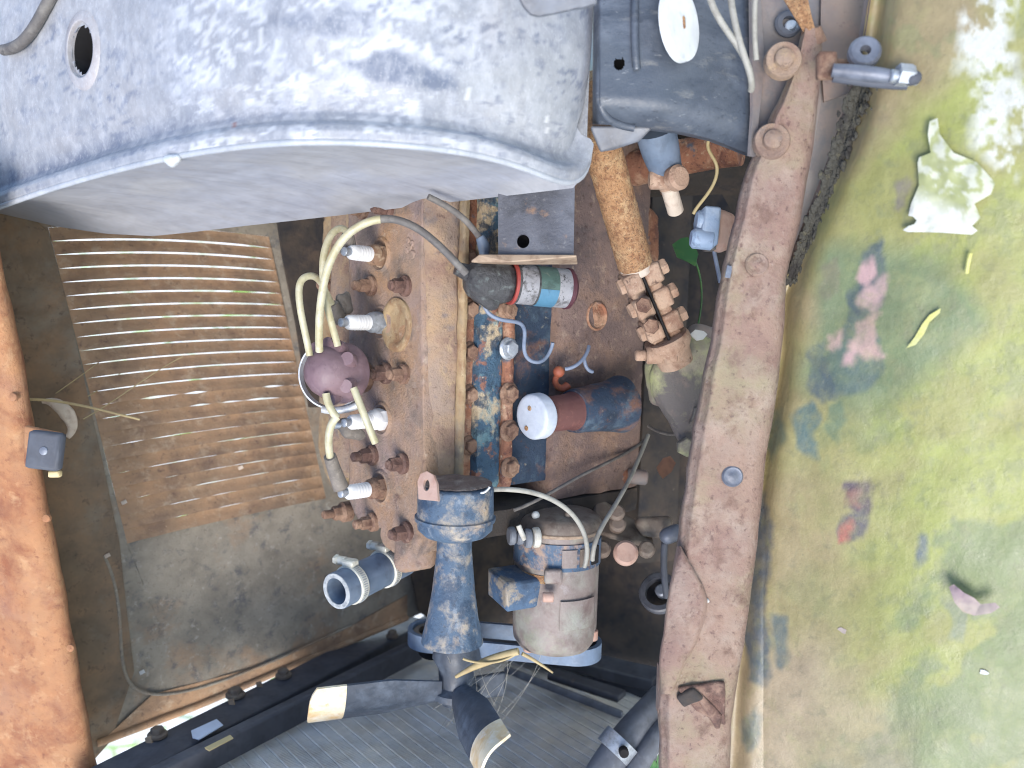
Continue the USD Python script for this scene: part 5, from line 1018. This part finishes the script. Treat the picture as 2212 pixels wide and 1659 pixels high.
fm.vertices = fm.vertices + fm.vertex_normals * ((fbm(fm.vertices * 9, 3, 6) - .5) * .016 + (fbm(fm.vertices * 70, 3, 16) - .5) * .0012)[:, None]
def F2(sx, sy, seed, o=5, rot=.0):
    a, b = fx * math.cos(rot) - fy * math.sin(rot), fx * math.sin(rot) + fy * math.cos(rot); return fbm(np.stack([a * sx, b * sy, 0 * a], 1), o, seed)
col = np.tile(S(190, 172, 126), (len(fx), 1))
n1, n2, n3 = F2(.004, .006, 11, 5, .5), F2(.012, .018, 12, 5, .5), F2(.05, .05, 13)
gre = np.clip((fx - 1700 - .10 * (830 - fy) * 0 - 90 * (n1 - .5) * 4) / 230, 0, 1)
col = mixc(col, S(176, 176, 100), gre * .9)
col = mixc(col, S(182, 188, 100), np.clip((n1 * .6 + n2 * .4 - .47) * 8, 0, 1) * gre)
dk = np.clip((F2(.0045, .0045, 21, 5, .6) * .65 + n2 * .35 - .50) * 16, 0, 1)
reg = stain(fx, fy, [(1800, 560), (2010, 580), (2080, 700), (1990, 800), (1870, 860), (1760, 830), (1790, 690)], 40, .01, 5, 60)
col = mixc(col, S(132, 150, 106), dk * gre * np.clip((fy - 760) / 300, 0, 1) * .75)
col = mixc(col, S(128, 148, 108), reg * .85)
col = mixc(col, S(180, 156, 126), stain(fx, fy, [(1820, 30), (2080, -40), (2120, 60), (1960, 200), (1830, 330), (1800, 330)], 40, .01, 6, 70) * .7)
col = mixc(col, S(214, 190, 166), stain(fx, fy, [(1570, 1500), (1760, 1420), (1900, 1560), (1960, 1720), (1560, 1720)], 50, .008, 7, 90) * .45)
col = mixc(col, S(150, 156, 108), np.clip((n3 * .5 + n2 * .5 - .55) * 12, 0, 1) * gre * .5)
for pts, c, w, s in [([(1868, 545), (1900, 520), (1910, 560), (1905, 610), (1880, 640), (1870, 600)], (92, 108, 112), 10, .03),
                     ([(1838, 640), (1880, 600), (1905, 640), (1880, 680), (1845, 690)], (88, 104, 112), 10, .03),
                     ([(1780, 770), (1830, 700), (1880, 690), (1895, 760), (1900, 800), (1860, 840), (1800, 860), (1760, 800)], (104, 124, 116), 14, .02),
                     ([(1750, 770), (1770, 740), (1785, 800), (1800, 850), (1770, 860), (1748, 830)], (98, 112, 116), 10, .03),
                     ([(1866, 580), (1882, 560), (1888, 590), (1872, 612), (1860, 604)], (232, 190, 186), 6, .05), ([(1870, 630), (1912, 598), (1906, 625), (1885, 665), (1856, 655)], (234, 196, 188), 7, .04),
                     ([(1858, 700), (1890, 680), (1884, 720), (1880, 745), (1900, 770), (1868, 770), (1835, 745), (1850, 735)], (228, 190, 178), 9, .04), ([(1798, 732), (1816, 720), (1808, 740), (1796, 748)], (228, 190, 178), 5, .05), ([(1826, 770), (1842, 764), (1838, 782), (1822, 782)], (232, 190, 186), 4, .05),
                     ([(1722, 900), (1748, 872), (1765, 900), (1752, 950), (1760, 985), (1738, 970)], (100, 128, 126), 9, .03), ([(1795, 880), (1812, 868), (1820, 910), (1806, 940), (1790, 920)], (124, 144, 112), 8, .03), ([(1655, 900), (1688, 890), (1692, 960), (1672, 990), (1660, 940)], (112, 130, 112), 9, .03),
                     ([(1826, 1052), (1868, 1045), (1882, 1085), (1862, 1110), (1840, 1090)], (96, 78, 98), 10, .04), ([(1835, 1070), (1850, 1064), (1852, 1090), (1836, 1086)], (176, 128, 112), 6, .05),
                     ([(1826, 1115), (1866, 1105), (1870, 1130), (1840, 1165), (1815, 1170), (1812, 1150)], (104, 98, 112), 9, .03), ([(1818, 1146), (1838, 1128), (1834, 1146), (1826, 1165), (1816, 1168)], (216, 130, 108), 4, .05),
                     ([(1622, 1078), (1650, 1070), (1655, 1140), (1656, 1240), (1652, 1330), (1664, 1390), (1640, 1440), (1622, 1420), (1612, 1340), (1620, 1240), (1630, 1160)], (100, 112, 124), 9, .03),
                     ([(1626, 1430), (1655, 1400), (1668, 1450), (1648, 1480), (1630, 1470)], (110, 122, 126), 10, .03), ([(1675, 1330), (1690, 1340), (1702, 1420), (1690, 1440), (1680, 1390)], (118, 130, 126), 8, .03), ([(1610, 1560), (1640, 1540), (1635, 1590), (1612, 1620)], (126, 136, 128), 10, .03),
                     ([(1985, 1200), (1992, 1160), (1999, 1162), (1996, 1210), (1982, 1220)], (108, 122, 132), 4, .05), ([(2040, 1300), (2090, 1320), (2080, 1380), (2052, 1370)], (150, 160, 130), 16, .02),
                     ([(1775, 590), (1800, 570), (1812, 600), (1790, 640)], (150, 146, 116), 14, .03), ([(1940, 400), (1960, 395), (1955, 440), (1935, 450)], (150, 140, 126), 8, .03)]:
    col = mixc(col, S(*c), stain(fx, fy, pts, w * 1.7, s, 3, 13.) * np.clip(.35 + .9 * n3, 0, .92))
wh = stain(fx, fy, [(2060, 300), (2100, 200), (2100, -60), (2160, -20), (2150, 90), (2200, 180), (2230, 330), (2170, 380), (2120, 300), (2140, 180), (2110, 100)], 40, .012, 9, 40) * np.clip((n3 * .6 + n2 * .4 - .42) * 7, 0, 1)
col = mixc(col, S(244, 246, 236), wh)
fen = thing('fender', 'broad fender with mossy green and tan paint filling the right side', 'fender', P(1900, 800, .65))
part(fen, 'skin', fm, mats['fender_paint'], True, col=col)
edge_pts = [P(x - 14, y, fdepth(np.array([x - 14.]), np.array([float(y)]))[0]) for x, y in zip(np.interp(np.linspace(-80, 1740, 60), fl_y, fl_x), np.linspace(-80, 1740, 60))]
part(fen, 'turned_edge', face(loft([edge_pts, [p - BK * .012 - RT * .001 for p in edge_pts]], 120)), mats['purple_paint'], 60)
# narrow dark strip with moss between rail and fender
sy_ = np.linspace(40, 640, 60); sl_ = np.interp(sy_, [40, 110, 200, 300, 480, 600, 640], [1772, 1774, 1764, 1754, 1724, 1692, 1690]); sr_ = np.interp(sy_, fl_y, fl_x) + 3
gpm = thing('gap_strip', 'grey lead coloured metal strip between rail and fender, upper right', 'strip', P(1790, 300, .745))
part(gpm, 'strip', face(loft([[P(x - 4, y, .735 + .02 * y / 640) for x, y in zip(sl_, sy_)], [P((x + x2) / 2, y, .742 + .02 * y / 640) for x, x2, y in zip(sl_, sr_, sy_)], [P(x2 + 4, y, .752 + .02 * y / 640) for x2, y in zip(sr_, sy_)]], 80)), mats['strip_lead'], 60)
part(gpm, 'upper_plate', plate([(1775, -60), (1900, -60), (1882, 100), (1862, 190), (1780, 220), (1772, 100)], P(1820, 90, .728), unit(BK - RT * .05), .003), mats['purple_paint'], 40)
fd1 = lambda x, y: float(fdepth(np.array([float(x)]), np.array([float(y)]))[0])
r5 = np.random.default_rng(5); clumps = []; ic = trimesh.creation.icosphere(1)
for k in range(1500):
    y = 150 + 460 * r5.random() ** .9; w = (9 if y > 250 else 13) * (1.1 - (y / 900)); xk = np.interp(y, fl_y, fl_x) - 3 + r5.normal() * w * 1.3; rr = .0007 + .0018 * r5.random() ** 2
    vv = ic.vertices * rr * (1 + .5 * (r5.random((len(ic.vertices), 1)) - .5)) * np.array([1.2, 1.2, .7]); clumps.append(trimesh.Trimesh(P(xk, y, fd1(max(xk, np.interp(y, fl_y, fl_x) - 12), y) - .0005) + vv[:, :1] * RT + vv[:, 1:2] * UP * (1 + 1.2 * r5.random()) + vv[:, 2:] * BK, ic.faces, process=False))
obj('moss_line', 'line of dark moss and grit along the fender edge', 'moss', cat(*clumps), mats['moss_debris'], 60, kind='stuff')
mo2 = plate([(1885, -40), (1935, -40), (1925, 60), (1900, 130), (1872, 180), (1862, 150), (1880, 60)], P(1890, 60, .690), unit(BK - RT * .35), .004)
obj('moss_patch', 'dark rough moss patch at the very top of the fender edge', 'moss', cast(mo2, edge=.004, it=2, amp=.003, sc=170), mats['moss_debris'], 60, kind='stuff')
cw = thing('cowl_plate', 'grey painted cowl plate behind the upper end of the rail', 'panel', P(1690, 120, .745))
part(cw, 'sheet', dent(plate([(1636, -70), (1790, -70), (1790, 120), (1752, 360), (1632, 345), (1640, 200)], P(1690, 120, .742), unit(BK - RT * .15), .003), .002, 20), mats['strip_lead'], 50)
part(cw, 'grommet', ringm(P(1700, 55, .738), BK, .006, .012, .006, .002, 32), mats['rubber_dark'], 40)
part(cw, 'bolt', cyl(P(1706, 62, .738), BK, .006, .006, .001, 20), mats['zinc'], 40)
# hood latch
la = thing('hood_latch', 'grey steel latch lever with bolt sticking out over the fender', 'latch', P(1860, 155, 0.650))
part(la, 'lever', sweep(pxs([(1798, 152, 0.650), (1850, 157, 0.645), (1905, 163, 0.640), (1930, 167, 0.640)]), [.0052, .0060, .0060, .005], 24, 16), mats['latch_steel'], 50)
part(la, 'lever_edge', sweep(pxs([(1800, 166, 0.652), (1860, 174, 0.648), (1925, 181, 0.643), (1960, 182, 0.640)]), .0042, 20, 12), mats['rubber_dark'], 50)
part(la, 'bolt', cat(cyl(P(1922, 164, 0.635), unit(RT - UP * .1), .022, .0052, .001, 18), hexnut(P(1938, 161, 0.634), unit(RT - UP * .1), .012, .0085, .4)), mats['zinc'], 30)
part(la, 'bolt_head', hull([P(1968, 170, 0.632), P(1975, 168, 0.632)], .0055), mats['rubber_dark'], 50)
part(la, 'ring', ringm(P(1864, 121, 0.660), unit(BK - RT * .2 + UP * .1), .010, .0125, .0042, .002, 32), mats['latch_steel'], 40)
part(la, 'ear', box(P(1785, 142, 0.665), (RT, UP, BK), (.016, .022, .01), .003), mats['bolt_rust'], 40)
part(la, 'post', cyl(P(1800, 140, 0.675), unit(RT - UP * .05), .03, .005, .001, 14), mats['bolt_rust'], 40)
# things lying on the fender
def onf(x, y, up=.0): return P(x, y, float(fdepth(np.array([float(x)]), np.array([float(y)]))[0]) - up)
def scrap(pix, up, thick, n=26, curl=0., seed=0):
    p = Polygon(pix); t = trimesh.creation.extrude_polygon(p, 1.0, engine='earcut'); v, f = trimesh.remesh.subdivide_to_size(t.vertices, t.faces, 9.0, max_iter=12); v = np.array(v)
    u_ = up + curl * fbm(v[:, :2].dot(np.eye(2, 3)) * .02, 3, seed)
    d = fdepth(v[:, 0], v[:, 1]) - u_ - v[:, 2] * thick
    return face(trimesh.Trimesh(Pv(v[:, 0], v[:, 1], d), f))
pap = [(1950, 497), (1962, 488), (1975, 484), (1980, 476), (1972, 468), (1962, 466), (1968, 440), (1985, 400), (1982, 352), (1985, 340), (2010, 330), (2004, 290), (2008, 262), (2025, 255), (2030, 290), (2060, 330), (2110, 350), (2150, 395), (2140, 420), (2105, 440), (2118, 470), (2100, 488), (2112, 498), (2100, 507), (2030, 502), (1960, 501)]
pm = scrap(pap, .0028, .0010, curl=.005, seed=3); pq = np.array([proj(p)[:2] for p in pm.vertices]); pn1 = fbm(np.stack([pq[:, 0] * .03, pq[:, 1] * .03, 0 * pq[:, 0]], 1), 5, 4)
pc = np.tile(S(250, 250, 244), (len(pq), 1)); pc = mixc(pc, S(186, 192, 136), np.clip((478 - pq[:, 1] + (pq[:, 0] - 2030) * .45) / 60, 0, 1) * np.clip((pn1 - .25) * 6, .4, 1)); pc = mixc(pc, S(236, 238, 220), np.clip((pn1 - .56) * 14, 0, 1) * .8)
obj('paper_scrap', 'torn bright white and yellow peeling scrap on the upper fender', 'paper scrap', pm, mats['paper'], True, col=pc)
obj('dry_leaf', 'purplish beige dry leaf lying low on the fender at right', 'leaf', scrap([(2050, 1268), (2060, 1262), (2082, 1280), (2105, 1292), (2118, 1305), (2150, 1302), (2160, 1312), (2140, 1325), (2105, 1330), (2080, 1322), (2062, 1302)], .004, .0012, curl=.012, seed=5), mats['leaf_dry'], 60)
obj('yellow_leaf_sliver', 'narrow yellow leaf sliver lying diagonally on the fender', 'leaf', scrap([(1958, 752), (1976, 728), (1992, 700), (2008, 680), (2032, 666), (2030, 676), (2008, 696), (1996, 722), (1978, 745)], .0012, .0006, curl=.003, seed=6), mats['leaf_yellow'], 60)
obj('yellow_twig', 'tiny yellow twig on the fender below the torn scrap', 'twig', sweep([onf(2088, 590, .004), onf(2092, 565, .005), onf(2096, 548, .004)], .0016, 12, 8), mats['leaf_yellow'], 60)
for (px, py, r_, lb) in [(2125, 1452, .0048, 'white oval seed on the fender near the right edge'), (1990, 1588, .0036, 'white seed low on the fender, right of the lowest one'), (1880, 1620, .0036, 'white seed lowest on the fender'), (1820, 1362, .0048, 'brown crumb in the middle of the lower fender')]:
    obj('seed', lb, 'seed', skin(scrap([(px + 1900 * r_ * math.cos(t) * (1 + .25 * math.sin(3 * t + px)), py + 1200 * r_ * math.sin(t) * (1 + .2 * math.cos(2 * t + py)) + 500 * r_ * math.cos(t)) for t in np.linspace(0, 6.28, 18, endpoint=False)], .0006, .0008), .0002, 300), mats['fleck' if 'brown' not in lb else 'leaf_dry'], 60)
